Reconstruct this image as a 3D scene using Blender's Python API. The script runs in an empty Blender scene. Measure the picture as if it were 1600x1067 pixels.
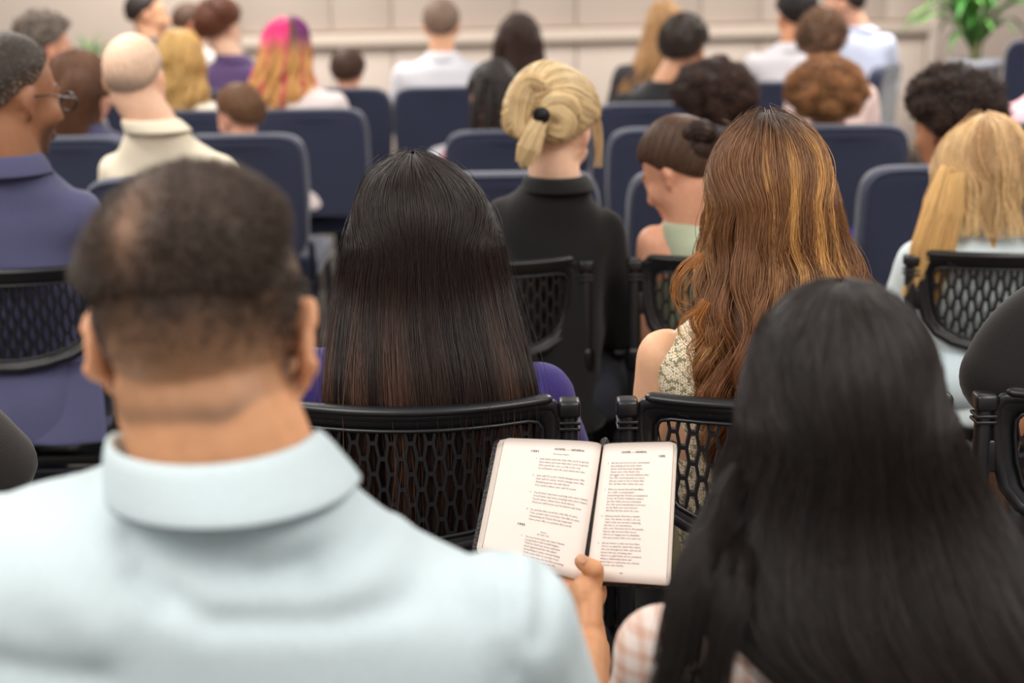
import bpy, bmesh, math, random
import numpy as np
from mathutils import Vector, Matrix, Euler

SC = bpy.context.scene
COL = SC.collection
R = math.radians
PI = math.pi

def lin(c):
    return tuple(((v/255.0)/12.92 if v/255.0 <= 0.04045 else ((v/255.0+0.055)/1.055)**2.4) for v in c)

# ------------------------------------------------------------------ camera, world, lights, exposure
CAM_LOC = np.array([0.0, 0.0, 1.5]); F_PX = 50.0/36.0*1600.0
PITCH, ROLL = R(14.8), R(-0.9)
cam_d = bpy.data.cameras.new('camera'); cam = bpy.data.objects.new('camera', cam_d); COL.objects.link(cam)
cam_d.lens = 50.0; cam_d.sensor_width = 36.0; cam_d.clip_start = 0.05; cam_d.clip_end = 100
CAM_R = Matrix.Rotation(PI/2-PITCH, 4, 'X') @ Matrix.Rotation(ROLL, 4, 'Z')
cam.matrix_world = Matrix.Translation(Vector(CAM_LOC)) @ CAM_R
cam_d.dof.use_dof = True; cam_d.dof.focus_distance = 1.98; cam_d.dof.aperture_fstop = 2.8
SC.camera = cam
CR = np.array(CAM_R.to_3x3())

world = bpy.data.worlds.new('world'); SC.world = world; world.use_nodes = True
world.node_tree.nodes['Background'].inputs[0].default_value = (1.0, 0.97, 0.93, 1)
world.node_tree.nodes['Background'].inputs[1].default_value = 0.62

def area(name, loc, size, power, color, rot=(0, 0, 0)):
    l = bpy.data.lights.new(name, 'AREA'); l.shape = 'RECTANGLE'; l.size, l.size_y = size
    l.energy = power; l.color = color
    o = bpy.data.objects.new(name, l); COL.objects.link(o); o.location = loc; o.rotation_euler = rot
    return o
WARM = (1.0, 0.95, 0.88)
area('ceiling_light', (-1.6, 0.3, 2.9), (1.2, 2.4), 84, WARM)
area('ceiling_light', (1.6, 0.3, 2.9), (1.2, 2.4), 74, WARM)
area('ceiling_light', (-1.8, 4.2, 2.9), (1.2, 2.4), 84, WARM)
area('ceiling_light', (1.8, 4.2, 2.9), (1.2, 2.4), 84, WARM)
area('ceiling_light', (-1.8, 8.0, 2.9), (1.2, 2.4), 135, WARM)
area('ceiling_light', (2.4, 8.0, 2.9), (1.2, 2.4), 135, WARM)
SC.view_settings.view_transform = 'Standard'; SC.view_settings.look = 'None'
SC.view_settings.exposure = 0.0; SC.view_settings.gamma = 1.0; SC.view_settings.use_curve_mapping = False

# ------------------------------------------------------------------ helpers
def at(px, py, Y):
    """world point on the sight line of photo pixel (px,py) at world depth Y"""
    d = CR @ np.array([(px-800)/F_PX, -(py-533.5)/F_PX, -1.0])
    return CAM_LOC + d*(Y/d[1])

def ss(a, b, x):
    t = np.clip((x-a)/(b-a), 0, 1); return t*t*(3-2*t)

def wob(P, freq, seed, n=6):
    r = np.random.RandomState(seed); k = r.normal(size=(n, 3)); k /= np.linalg.norm(k, axis=1)[:, None]
    k *= freq*r.uniform(.6, 1.5, (n, 1)); ph = r.uniform(0, 6.28, n)
    return np.sin(P @ k.T + ph).sum(1)/n**.5

def mesh_of(V, Fs, smooth=True):
    me = bpy.data.meshes.new('m'); me.from_pydata([tuple(map(float, v)) for v in V], [], [tuple(map(int, f)) for f in Fs]); me.update()
    if smooth: me.polygons.foreach_set('use_smooth', [True]*len(me.polygons))
    return me

def obj(name, me, mat=None, parent=None, loc=None, label=None, kind=None, shift=True):
    """one object from a mesh in world coordinates; under a parent the mesh is moved into the parent's frame"""
    if isinstance(me, tuple): me = mesh_of(*me)
    if me.users == 0: me.name = name
    o = bpy.data.objects.new(name, me); COL.objects.link(o)
    if mat is not None and len(me.materials) == 0: me.materials.append(mat)
    if parent is not None:
        o.parent = parent
        if shift: me.transform(Matrix.Translation(-world_loc(parent)))
    if loc is not None: o.location = loc
    if label: o['label'] = label
    if kind: o['kind'] = kind
    return o

def world_loc(o):
    v = Vector(o.location)
    while o.parent is not None:
        o = o.parent; v = v + Vector(o.location)
    return v

def thing(name, label, cat, loc=(0, 0, 0), group=None, rotz=0):
    o = bpy.data.objects.new(name, None); COL.objects.link(o); o.location = tuple(map(float, loc)); o.rotation_euler = (0, 0, rotz)
    o.empty_display_size = .1; o['label'] = label; o['category'] = cat
    if group: o['group'] = group
    return o

def dup(root, loc, label, rotz=0, group=None):
    r = root.copy(); COL.objects.link(r); r.location = tuple(map(float, loc)); r.rotation_euler = (0, 0, rotz); r['label'] = label
    if group: r['group'] = group
    for ch in list(root.children):
        c = ch.copy(); COL.objects.link(c); c.parent = r
        for g in list(ch.children):
            d = g.copy(); COL.objects.link(d); d.parent = c
    return r

def merge(parts):
    V, Fs, n = [], [], 0
    for v, f in parts:
        V.append(np.asarray(v, float)); Fs += [tuple(i+n for i in q) for q in f]; n += len(v)
    return np.vstack(V), Fs

def ell(c, r, rot=None, n=20, m=12):
    V = [(0, 0, 1)]
    for i in range(1, m):
        a = PI*i/m
        for j in range(n):
            b = 2*PI*j/n; V.append((math.sin(a)*math.cos(b), math.sin(a)*math.sin(b), math.cos(a)))
    V.append((0, 0, -1)); Fs = []
    for j in range(n):
        k = (j+1) % n
        Fs.append((0, 1+j, 1+k)); Fs.append((len(V)-1, 1+(m-2)*n+k, 1+(m-2)*n+j))
        for i in range(m-2): Fs.append((1+i*n+j, 1+(i+1)*n+j, 1+(i+1)*n+k, 1+i*n+k))
    V = np.array(V)*np.array(r)
    if rot is not None: V = V @ np.array(rot).T
    return V+np.array(c), Fs

def resample(P, n):
    P = np.asarray(P, float); d = np.r_[0, np.cumsum(np.linalg.norm(np.diff(P, axis=0), axis=1))]
    t = np.linspace(0, d[-1], n)
    # catmull-rom through the points
    out = np.empty((n, P.shape[1]))
    for i, s in enumerate(t):
        k = min(max(np.searchsorted(d, s, side='right')-1, 0), len(P)-2)
        u = (s-d[k])/max(d[k+1]-d[k], 1e-9)
        p0, p1, p2, p3 = P[max(k-1, 0)], P[k], P[k+1], P[min(k+2, len(P)-1)]
        out[i] = .5*((2*p1)+(-p0+p2)*u+(2*p0-5*p1+4*p2-p3)*u*u+(-p0+3*p1-3*p2+p3)*u**3)
    return out

def tube(P, rad, n=12, cap=True, closed=False, up=(0, 0, 1), flat=1.0):
    """sweep an ellipse (rad, rad*flat) along P; rounded ends when cap"""
    P = np.asarray(P, float); rad = np.full(len(P), rad, float) if np.isscalar(rad) else np.asarray(rad, float)
    if cap and not closed:
        d0 = P[0]-P[1]; d0 /= np.linalg.norm(d0)+1e-12; d1 = P[-1]-P[-2]; d1 /= np.linalg.norm(d1)+1e-12
        a = [(.98, .2), (.7, .7), (.35, .93)]
        P = np.vstack([[P[0]+d0*rad[0]*q for q, _ in a], P, [P[-1]+d1*rad[-1]*q for q, _ in a[::-1]]])
        rad = np.r_[[rad[0]*w for _, w in a], rad, [rad[-1]*w for _, w in a[::-1]]]
    T = np.gradient(P, axis=0) if not closed else np.roll(P, -1, 0)-np.roll(P, 1, 0)
    T /= np.linalg.norm(T, axis=1)[:, None]+1e-12
    u = np.array(up, float)
    if abs(T[0] @ u) > .95: u = np.array([1.0, 0, 0])
    V = []; A = u-T[0]*(T[0] @ u); A /= np.linalg.norm(A)
    for i in range(len(P)):
        A = A-T[i]*(T[i] @ A); A /= np.linalg.norm(A)+1e-12; B = np.cross(T[i], A)
        for j in range(n):
            b = 2*PI*j/n; V.append(P[i]+rad[i]*(math.cos(b)*A+flat*math.sin(b)*B))
    Fs = []; m = len(P)
    for i in range(m if closed else m-1):
        for j in range(n):
            k = (j+1) % n; i2 = (i+1) % m; Fs.append((i*n+j, i*n+k, i2*n+k, i2*n+j))
    if not closed: Fs.append(tuple(range(n))[::-1]); Fs.append(tuple((m-1)*n+j for j in range(n)))
    return np.array(V), Fs

def capsule(a, b, ra, rb, n=14, flat=1.0, up=(0, 0, 1)):
    t = np.linspace(0, 1, 5)[:, None]; a = np.array(a, float); b = np.array(b, float)
    return tube(a+(b-a)*t, ra+(rb-ra)*t[:, 0], n, flat=flat, up=up)

def box(c, s, bev=.0, rot=None, seg=2):
    bm = bmesh.new(); bmesh.ops.create_cube(bm, size=1.0)
    for v in bm.verts: v.co = Vector((v.co.x*s[0], v.co.y*s[1], v.co.z*s[2]))
    if bev > 0: bmesh.ops.bevel(bm, geom=list(bm.edges), offset=bev, segments=seg, profile=.5, affect='EDGES')
    bm.verts.index_update()
    V = np.array([v.co[:] for v in bm.verts]); Fs = [tuple(v.index for v in f.verts) for f in bm.faces]; bm.free()
    if rot is not None: V = V @ np.array(rot).T
    return V+np.array(c), Fs

def cage(me_in, mods):
    """run modifiers on a throwaway object, give back the finished mesh"""
    o = bpy.data.objects.new('tmp', me_in); COL.objects.link(o)
    for t, kw in mods:
        m = o.modifiers.new(t, t)
        for k, v in kw.items(): setattr(m, k, v)
    dg = bpy.context.evaluated_depsgraph_get(); dg.update()
    out = bpy.data.meshes.new_from_object(o.evaluated_get(dg)); bpy.data.objects.remove(o); bpy.data.meshes.remove(me_in)
    return out

def remesh(parts, voxel, it=4, fac=.5):
    me = cage(mesh_of(*merge(parts)), [('REMESH', dict(mode='VOXEL', voxel_size=voxel, use_smooth_shade=True)), ('SMOOTH', dict(iterations=it, factor=fac))])
    me.polygons.foreach_set('use_smooth', [True]*len(me.polygons)); return me

def get_co(me):
    a = np.empty(len(me.vertices)*3); me.vertices.foreach_get('co', a); return a.reshape(-1, 3)
def get_no(me):
    a = np.empty(len(me.vertices)*3); me.vertices.foreach_get('normal', a); return a.reshape(-1, 3)
def set_co(me, V): me.vertices.foreach_set('co', np.ascontiguousarray(V).ravel()); me.update()
def set_col(me, C):
    a = me.color_attributes.new('Col', 'FLOAT_COLOR', 'POINT'); a.data.foreach_set('color', np.c_[C, np.ones(len(C))].ravel())

# ------------------------------------------------------------------ materials
MATS = {}
def mat(name, col, rough=.6, spec=.3, noise=0, nscale=40, bump=0, bscale=200, sheen=0, attr=False, sss=0, stretch=None, coat=0, metal=0, emit=None):
    if name in MATS: return MATS[name]
    m = bpy.data.materials.new(name); m.use_nodes = True; nt = m.node_tree; b = nt.nodes['Principled BSDF']
    c = lin(col); b.inputs['Base Color'].default_value = (*c, 1); b.inputs['Roughness'].default_value = rough
    b.inputs['Specular IOR Level'].default_value = spec; b.inputs['Metallic'].default_value = metal
    b.inputs['Sheen Weight'].default_value = sheen; b.inputs['Coat Weight'].default_value = coat
    if sss: b.inputs['Subsurface Weight'].default_value = sss; b.inputs['Subsurface Radius'].default_value = (.02, .006, .003); b.inputs['Subsurface Scale'].default_value = .5
    tc = nt.nodes.new('ShaderNodeTexCoord'); vec = tc.outputs['Object']
    if stretch:
        mp = nt.nodes.new('ShaderNodeMapping'); mp.inputs['Scale'].default_value = stretch; nt.links.new(vec, mp.inputs[0]); vec = mp.outputs[0]
    src = None
    if attr:
        at_ = nt.nodes.new('ShaderNodeAttribute'); at_.attribute_name = 'Col'; src = at_.outputs['Color']
        nt.links.new(src, b.inputs['Base Color'])
    if noise:
        n = nt.nodes.new('ShaderNodeTexNoise'); n.inputs['Scale'].default_value = nscale; n.inputs['Detail'].default_value = 5
        nt.links.new(vec, n.inputs['Vector'])
        mr = nt.nodes.new('ShaderNodeMapRange'); mr.inputs[1].default_value = .3; mr.inputs[2].default_value = .7
        mr.inputs[3].default_value = 1-noise; mr.inputs[4].default_value = 1+noise; nt.links.new(n.outputs[0], mr.inputs[0])
        mx = nt.nodes.new('ShaderNodeVectorMath'); mx.operation = 'SCALE'; mx.inputs[0].default_value = c
        if src: nt.links.new(src, mx.inputs[0])
        nt.links.new(mr.outputs[0], mx.inputs['Scale']); nt.links.new(mx.outputs[0], b.inputs['Base Color'])
    if bump:
        n = nt.nodes.new('ShaderNodeTexNoise'); n.inputs['Scale'].default_value = bscale; n.inputs['Detail'].default_value = 3
        nt.links.new(vec, n.inputs['Vector']); bp = nt.nodes.new('ShaderNodeBump'); bp.inputs['Strength'].default_value = bump; bp.inputs['Distance'].default_value = .003
        nt.links.new(n.outputs[0], bp.inputs['Height']); nt.links.new(bp.outputs[0], b.inputs['Normal'])
    MATS[name] = m; return m

def cloth(col, noise=.06, nscale=300, bump=.25, rough=.85):
    return mat('cloth_%d_%d_%d' % tuple(col), col, rough, .15, noise, nscale, bump, 400, sheen=.15)
SKIN = mat('skin', (200, 150, 120), .5, .35, .05, 60, .12, 300, attr=True, sss=.12)

def hair_mat(name, rough=.42, spec=.5):
    if name in MATS: return MATS[name]
    m = bpy.data.materials.new(name); m.use_nodes = True; nt = m.node_tree; b = nt.nodes['Principled BSDF']
    a = nt.nodes.new('ShaderNodeAttribute'); a.attribute_name = 'Col'; nt.links.new(a.outputs['Color'], b.inputs['Base Color'])
    b.inputs['Roughness'].default_value = rough; b.inputs['Specular IOR Level'].default_value = spec
    MATS[name] = m; return m
STRAND = hair_mat('hair_strand', .38, .30); STRAND_MATTE = hair_mat('hair_strand_matte', .6, .25)
HAIRCAP = mat('hair_cap', (60, 40, 30), .55, .3, .3, 6, .5, 10, attr=True, stretch=(50, 50, 5))

BLACK = mat('black_plastic', (24, 24, 27), .36, .5, .1, 30, .05, 900)
BLACKD = mat('black_plastic_inner', (12, 12, 14), .3, .5)
METAL = mat('dark_steel', (28, 32, 48), .35, .5, metal=.3)
BLUE = mat('blue_upholstery', (44, 49, 72), .88, .15, .12, 500, .35, 700, sheen=.5)
BLUES = mat('blue_chair_shell', (36, 42, 66), .5, .3)

# ------------------------------------------------------------------ setting: floor and walls
def struct(name, me, m, parent=None):
    return obj(name, me, m, parent, kind=None if parent else 'structure')
struct('floor', box((0.5, 6, -.05), (18, 22, .1)), mat('carpet', (92, 86, 82), .95, .1, .45, 9, .6, 300))
WALLM = mat('wall_paint', (218, 202, 190), .7, .2, .015, 3)
PANELM = mat('wall_panel', (216, 201, 190), .6, .25, .02, 2)
WY0, WSL = 10.6, .13
def wy(x): return WY0+WSL*x
ang = math.atan(WSL)
RZ = np.array(Matrix.Rotation(ang, 3, 'Z'))
def wall_x(px):
    lo = at(px, 60, 10.0); d = lo-CAM_LOC; d = d/d[1]; t = WY0/(1-WSL*d[0]); return t*d[0]
def wall_box(x0, x1, z0, z1, off, th):
    xm = (x0+x1)/2; n = np.array([math.sin(ang), -math.cos(ang), 0])
    return box(np.array([xm, wy(xm), (z0+z1)/2])+n*off, ((x1-x0)/math.cos(ang), th, z1-z0), .004, RZ, 1)
wall = struct('wall_front', wall_box(-8, 8.2, 0, 3, -.06, .1), WALLM)
seams = [375, 519, 613, 806, 900, 1093, 1187, 1380, 1446]
for i in range(len(seams)-1):
    x0, x1 = wall_x(seams[i])+.006, wall_x(seams[i+1])-.006
    struct('panel', wall_box(x0, x1, .06, .94, .002, .02), PANELM, wall)
    struct('panel', wall_box(x0, x1, 1.06, 2.9, .002, .02), PANELM, wall)
struct('trim_1', wall_box(wall_x(378), wall_x(1446), .955, 1.045, .05, .07), mat('rail_paint', (222, 206, 192), .6, .3))
struct('trim_2', wall_box(wall_x(1446), wall_x(1462), 0, 2.9, .02, .08), mat('post_paint', (226, 212, 200), .6))
struct('baseboard_front', wall_box(-8, 8.2, 0, .1, .03, .03), mat('baseboard', (120, 104, 92), .6))
struct('wall_left', box((-7.5, 5, 1.5), (.1, 18, 3)), WALLM)
struct('wall_right', box((8.3, 5, 1.5), (.1, 18, 3)), mat('wall_side_paint', (205, 182, 165), .7))

# ------------------------------------------------------------------ perforated black stacking chairs
def curve_y(x): return .055*(x/.2)**2
def perf_panel():
    c, h, a, w = .0135, .023, .0042, .0093
    V, Fs = [], []
    hexo = [(-a, h), (a, h), (w, 0), (a, -h), (-a, -h), (-w, 0)]
    a2, w2, h2 = a-.0013, w-.0027, h-.0030
    hexi = [(-a2, h2), (a2, h2), (w2, 0), (a2, -h2), (-a2, -h2), (-w2, 0)]
    def lim(x): return .704+.045*(min(1, abs(x)/.19))**3, .884
    for k in range(-13, 14):
        x = k*c; z = .60+(h if k % 2 else 0)
        while z < .93:
            zl, zh = lim(x)
            if z+h > zl+.006 and z-h < zh-.006:
                n = len(V)
                for yy in (-.005, .005):
                    for ring in (hexo, hexi):
                        for p, q in ring:
                            X = x+p; V.append((X, curve_y(X)+yy, min(max(z+q, zl), zh)))
                for j in range(6):
                    q = (j+1) % 6
                    Fs += [(n+j, n+q, n+6+q, n+6+j), (n+12+j, n+18+j, n+18+q, n+12+q), (n+6+j, n+6+q, n+18+q, n+18+j)]
            z += 2*h
    return np.array(V), Fs

def frame_path():
    pts = []
    for t in np.linspace(0, 1, 9): pts.append((-.185+.37*t, .892))
    pts += [(.200, .888), (.208, .875), (.208, .85), (.203, .80), (.192, .755), (.172, .728), (.14, .71), (.09, .697), (.04, .690), (-.04, .690), (-.09, .697), (-.14, .71),
            (-.172, .728), (-.192, .755), (-.203, .80), (-.208, .85), (-.208, .875), (-.200, .888)]
    return np.array([(x, curve_y(x), z) for x, z in pts])

def make_perf_chair(label, loc, group):
    t = thing('stacking_chair', label, 'chair', (0, 0, 0), group)
    obj('back_panel', mesh_of(*perf_panel(), smooth=False), BLACK, t)
    P = frame_path()
    V, Fs = tube(P, .0090, 10, closed=True, up=(0, 1, 0), flat=1.1)
    V2, F2 = tube([(x, curve_y(x)-.004, .900) for x in np.linspace(-.190, .190, 15)], .0125, 10, up=(0, 1, 0), flat=.6)
    Q = [(x*.895, z if 0 else .79+(z-.79)*.80) for x, y, z in P]; m = len(P); band = []
    for yy in (-.006, .005):
        for (x, y, z) in P: band.append((x, y+yy, z))
        for (x, z) in Q: band.append((x, curve_y(x)+yy, z))
    bf = []
    for k in range(m):
        q = (k+1) % m; bf += [(k, q, m+q, m+k), (2*m+k, 3*m+k, 3*m+q, 2*m+q), (m+k, m+q, 3*m+q, 3*m+k)]
    fr = obj('back_frame', merge([(V, Fs), (V2, F2), (np.array(band), bf)]), BLACK, t)
    obj('inner_rim', tube([(x, curve_y(x)-.007, z) for x, z in Q], .0032, 6, closed=True, up=(0, 1, 0)), BLACK, fr)
    for s in (-1, 1):
        lean = .0
        post = obj('post', merge([tube([(s*.226, .062, .46), (s*.226, .060, .7), (s*.226, .062, .875)], .0135, 10), box((s*.214, .06, .80), (.02, .018, .05), .004)]), BLACK, t)
        obj('post_cap', merge([box((s*.226, .062, .882), (.032, .034, .026), .006)]+[box((s*.226, .062, z), (.031, .033, .005), .0015) for z in (.862, .853)]), BLACK, post)
        obj('post_collar', tube([(s*.226, .061, .66), (s*.226, .061, .69)], .0185, 10), BLACKD, post)
        obj('leg', merge([tube([(s*.226, .062, .47), (s*.235, .02, .25), (s*.24, -.03, .015)], .0115, 8)]), METAL, t)
        obj('leg', merge([tube([(s*.226, .10, .45), (s*.235, .32, .42), (s*.238, .46, .2), (s*.24, .50, .015)], .0115, 8)]), METAL, t)
        obj('armrest', merge([box((s*.245, .27, .66), (.045, .24, .022), .008), tube([(s*.235, .25, .45), (s*.24, .25, .65)], .011, 8), tube([(s*.226, .062, .67), (s*.24, .16, .655)], .010, 8)]), BLACK, t)
    seat = box((0, .30, .455), (.43, .42, .03), .012, seg=3)
    v = seat[0]; v[:, 2] -= .018*(1-(v[:, 0]/.215)**2)
    obj('seat', seat, BLACK, t)
    for yy in (.1, .42): obj('seat_frame', tube([(-.226, yy, .425), (.226, yy, .425)], .01, 8), METAL, t)
    t.location = tuple(map(float, loc)); return t

def make_blue_chair(label, loc, group):
    t = thing('padded_chair', label, 'chair', (0, 0, 0), group)
    # back cushion with rounded shoulders and a slight bow
    n = 26; V, Fs = [], []
    prof = []
    for i in range(56):
        a = 2*PI*i/56; ca, sa = math.cos(a), math.sin(a)
        prof.append((.235*math.copysign(abs(ca)**.30, ca), .225*math.copysign(abs(sa)**.34, sa)))
    layers = [(-.038, .80), (-.041, .90), (-.038, .955), (-.028, .988), (-.012, 1.0), (.012, 1.0), (.028, .985), (.036, .95), (.036, .80)]
    for y, k in layers:
        for x, z in prof:
            X = x*(k if k > .9 else k); Z = z*k
            V.append((X*(1-.04*(z < 0)), y+.02*(X/.235)**2-.04*((z+.225)/.45), .725+Z))
    m = len(prof)
    for i in range(len(layers)-1):
        for j in range(m): q = (j+1) % m; Fs.append((i*m+j, i*m+q, (i+1)*m+q, (i+1)*m+j))
    Fs.append(tuple(range(m))[::-1]); Fs.append(tuple((len(layers)-1)*m+j for j in range(m)))
    bk = obj('backrest', (np.array(V), Fs), BLUE, t)
    obj('piping', tube([(x*.955, -.040+.02*(x/.235)**2-.04*((z+.225)/.45), .725+z*.955) for x, z in prof], .0045, 6, closed=True, up=(0, 1, 0)), BLUE, bk)
    seat = box((0, .27, .45), (.49, .46, .09), .035, seg=4)
    obj('seat', seat, BLUE, t)
    for s in (-1, 1):
        obj('leg', tube([(s*.235, -.035, .56), (s*.237, -.01, .44), (s*.24, -.05, .012)], .0115, 8), METAL, t)
        obj('leg', tube([(s*.225, .45, .41), (s*.235, .48, .012)], .0115, 8), METAL, t)
    obj('book_rack', merge([tube([(-.2, .1+.3*k, .3), (.2, .1+.3*k, .3)], .004, 6) for k in (0, .5, 1)]+[tube([(sx, .08, .3), (sx, .42, .3)], .004, 6) for sx in (-.2, .2)]+[tube([(sx, yy, .3), (sx, yy, .42)], .004, 6) for sx in (-.2, .2) for yy in (.1, .4)]), METAL, t)
    t.location = tuple(map(float, loc)); return t

ROWY = dict(B=1.90, C=2.90, R1=3.96, R2=5.0, R3=5.9, R4=6.9)
def chair_pos(pxc, row, top=.9):
    """centre x from a photo column at the chair-top height"""
    Y = ROWY[row]
    lo, hi = -200, 1200
    for _ in range(40):
        mid = (lo+hi)/2
        if at(pxc, mid, Y)[2] > top: lo = mid
        else: hi = mid
    p = at(pxc, mid, Y); return (p[0], Y, 0)
G1 = 'black perforated-back stacking chairs'; G2 = 'navy padded chairs in the rows ahead'
p0 = make_perf_chair('black perforated-back chair under the woman with long near-black hair in violet shirt', chair_pos(640, 'B'), G1)
for pxc, row, lab in [(1238, 'B', 'black perforated-back chair holding the woman with wavy auburn hair'),
                      (1815, 'B', 'black perforated-back chair of the person in black tee, cut by the frame edge'),
                      (-12, 'C', 'black perforated-back chair behind the man in the navy suit'),
                      (748, 'C', 'black perforated-back chair under the blonde woman in black blazer'),
                      (1166, 'C', 'black perforated-back chair of the girl in sage sleeveless top'),
                      (1608, 'C', 'black perforated-back chair with pale blue showing through its holes')]:
    dup(p0, chair_pos(pxc, row), lab, 0)
b0 = make_blue_chair('navy padded chair under the bald man in cream jacket', chair_pos(262, 'R1', .95), G2)
BC = [(806, 'R1', 'navy padded chair just ahead of the blonde woman in black blazer'),
      (1110, 'R1', 'navy padded chair in front of the girl with a hair bun'),
      (1472, 'R1', 'navy padded chair with wide empty back beside the blonde girl'),
      (1760, 'R1', 'navy padded chair ahead of the blonde girl, mostly out of frame'),
      (105, 'R2', 'navy padded chair behind the woman with straight brown hair at the left'),
      (374, 'R2', 'navy padded chair holding the small boy with a blue collar'),
      (797, 'R2', 'navy padded chair of the woman wearing braids'),
      (1052, 'R2', 'navy padded chair below the child with dark afro hair'),
      (1315, 'R2', 'navy padded chair below the child with copper curls'),
      (1660, 'R2', 'navy padded chair of the pink-shirted person at the frame edge'),
      (485, 'R3', 'navy padded chair of the woman with pink and purple hair'),
      (300, 'R3', 'navy padded chair under the woman with blonde waves'),
      (1010, 'R3', 'navy padded chair of the short-haired man in black'),
      (80, 'R3', 'navy padded chair of the older woman with grey-brown curls'),
      (535, 'R4', 'navy padded chair holding the small child with round dark hair'),
      (690, 'R4', 'navy padded chair below the balding man in white shirt'),
      (850, 'R4', 'navy padded chair beside the woman with long straight dark hair'),
      (1222, 'R4', 'navy padded chair of the black-haired man in white shirt'),
      (1060, 'R4', 'navy padded chair under the woman with long light brown hair'),
      (360, 'R4', 'navy padded chair of the young man in purple shirt')]
for pxc, row, lab in BC: dup(b0, chair_pos(pxc, row, .95), lab, 0)
q = at(1376, 120, 7.9); dup(b0, (q[0], 7.9, 0), 'navy padded chair turned sideways under the man in light blue shirt', R(62))
q = at(1650, 120, 7.2); dup(b0, (q[0]-.02, 7.2, .16), 'tall navy padded chair beside the leafy potted plant', R(-20))
#CHAIRS_END

# ------------------------------------------------------------------ people
def rotm(yaw, pitch, roll):
    # yaw>0 turns to image right, pitch>0 looks down, roll>0 tips to image right
    return np.array((Matrix.Rotation(-R(yaw), 3, 'Z') @ Matrix.Rotation(-R(pitch), 3, 'X') @ Matrix.Rotation(R(roll), 3, 'Y')))

SK_C, SK_R = np.array([0, -.014, .033]), np.array([.0755, .099, .092])
def head_parts(C, Rm, s, detail=False):
    P = []
    def E(c, r, rot=None, n=18, m=12):
        v, f = ell(np.array(c), np.array(r), rot, n, m); P.append((v, f))
    E(SK_C, SK_R, n=28, m=20)
    E((0, .026, -.02), (.063, .066, .088), n=24, m=16); E((0, .034, -.072), (.047, .052, .042)); E((0, .07, -.098), (.02, .018, .017))
    for sx in (-1, 1):
        E((sx*.034, .06, -.022), (.027, .03, .03)); E((sx*.03, .078, .007), (.0145, .013, .012))
        P.append(capsule((sx*.010, .092, .026), (sx*.046, .078, .028), .007, .006))
        E((sx*.012, .098, -.034), (.009, .012, .008))
        e = np.array(Matrix.Rotation(sx*R(24), 3, 'Z') @ Matrix.Rotation(R(-10), 3, 'X'))
        k = 1.12 if detail else 1.0
        E((sx*.080, -.012, .004), (.0065*k, .0185*k, .027*k), e); E((sx*.076, -.004, -.026), (.006*k, .011, .012), e)
        if detail:
            ringp = [np.array((sx*.082, -.012, .004))+e @ np.array([sx*.003, .0185*math.cos(a), .028*math.sin(a)]) for a in np.linspace(-2.2, 2.9, 14)]
            P.append(tube(ringp, .0042, 8))
    P.append(tube([(0, .091, .016), (0, .103, -.008), (0, .113, -.03)], [.008, .0095, .012], 12))
    E((0, .092, -.062), (.023, .0105, .0048)); E((0, .090, -.070), (.019, .0115, .0055))
    return [((v*s) @ Rm.T+C, f) for v, f in P]

def head_radius(D, grow=0):
    """distance from skull centre to the skull ellipsoid along unit directions D"""
    r = SK_R+grow; return 1/np.sqrt(((D/r)**2).sum(1))

def hairline(D):
    """height (along unit direction z) below which no hair grows; D in head frame"""
    f = D[:, 1]
    return np.where(f > 0, -.05+.62*ss(.0, .75, f), -.05-.62*ss(0, .75, -f))

def dirs(n=64, m=40):
    v, f = ell((0, 0, 0), (1, 1, 1), None, n, m); return v, f

def skull_cap(C, Rm, s, t, lump=0, lfreq=60, seed=1, line=0, wide=(1, 1, 1), n=96, m=64, soft=.22, lf=.1):
    D, Fs = dirs(n, m)
    hl = hairline(D)+line
    mask = ss(-.05, soft, D[:, 2]-hl)
    r = head_radius(D)
    th = t*(mask**.6)*(1+.25*D[:, 2])
    if lump: th = th+lump*mask*(wob(D, lfreq*lf, seed, 12)+.7*wob(D, lfreq*lf*2.2, seed+1, 12))
    r = np.where(mask > .001, r+.002+th, r-.008)
    V = D*r[:, None]*(1+(np.array(wide)-1)*mask[:, None])
    return (((V+SK_C)*s) @ Rm.T+C, Fs), mask, wob(D, 22, seed+3, 12)

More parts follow.
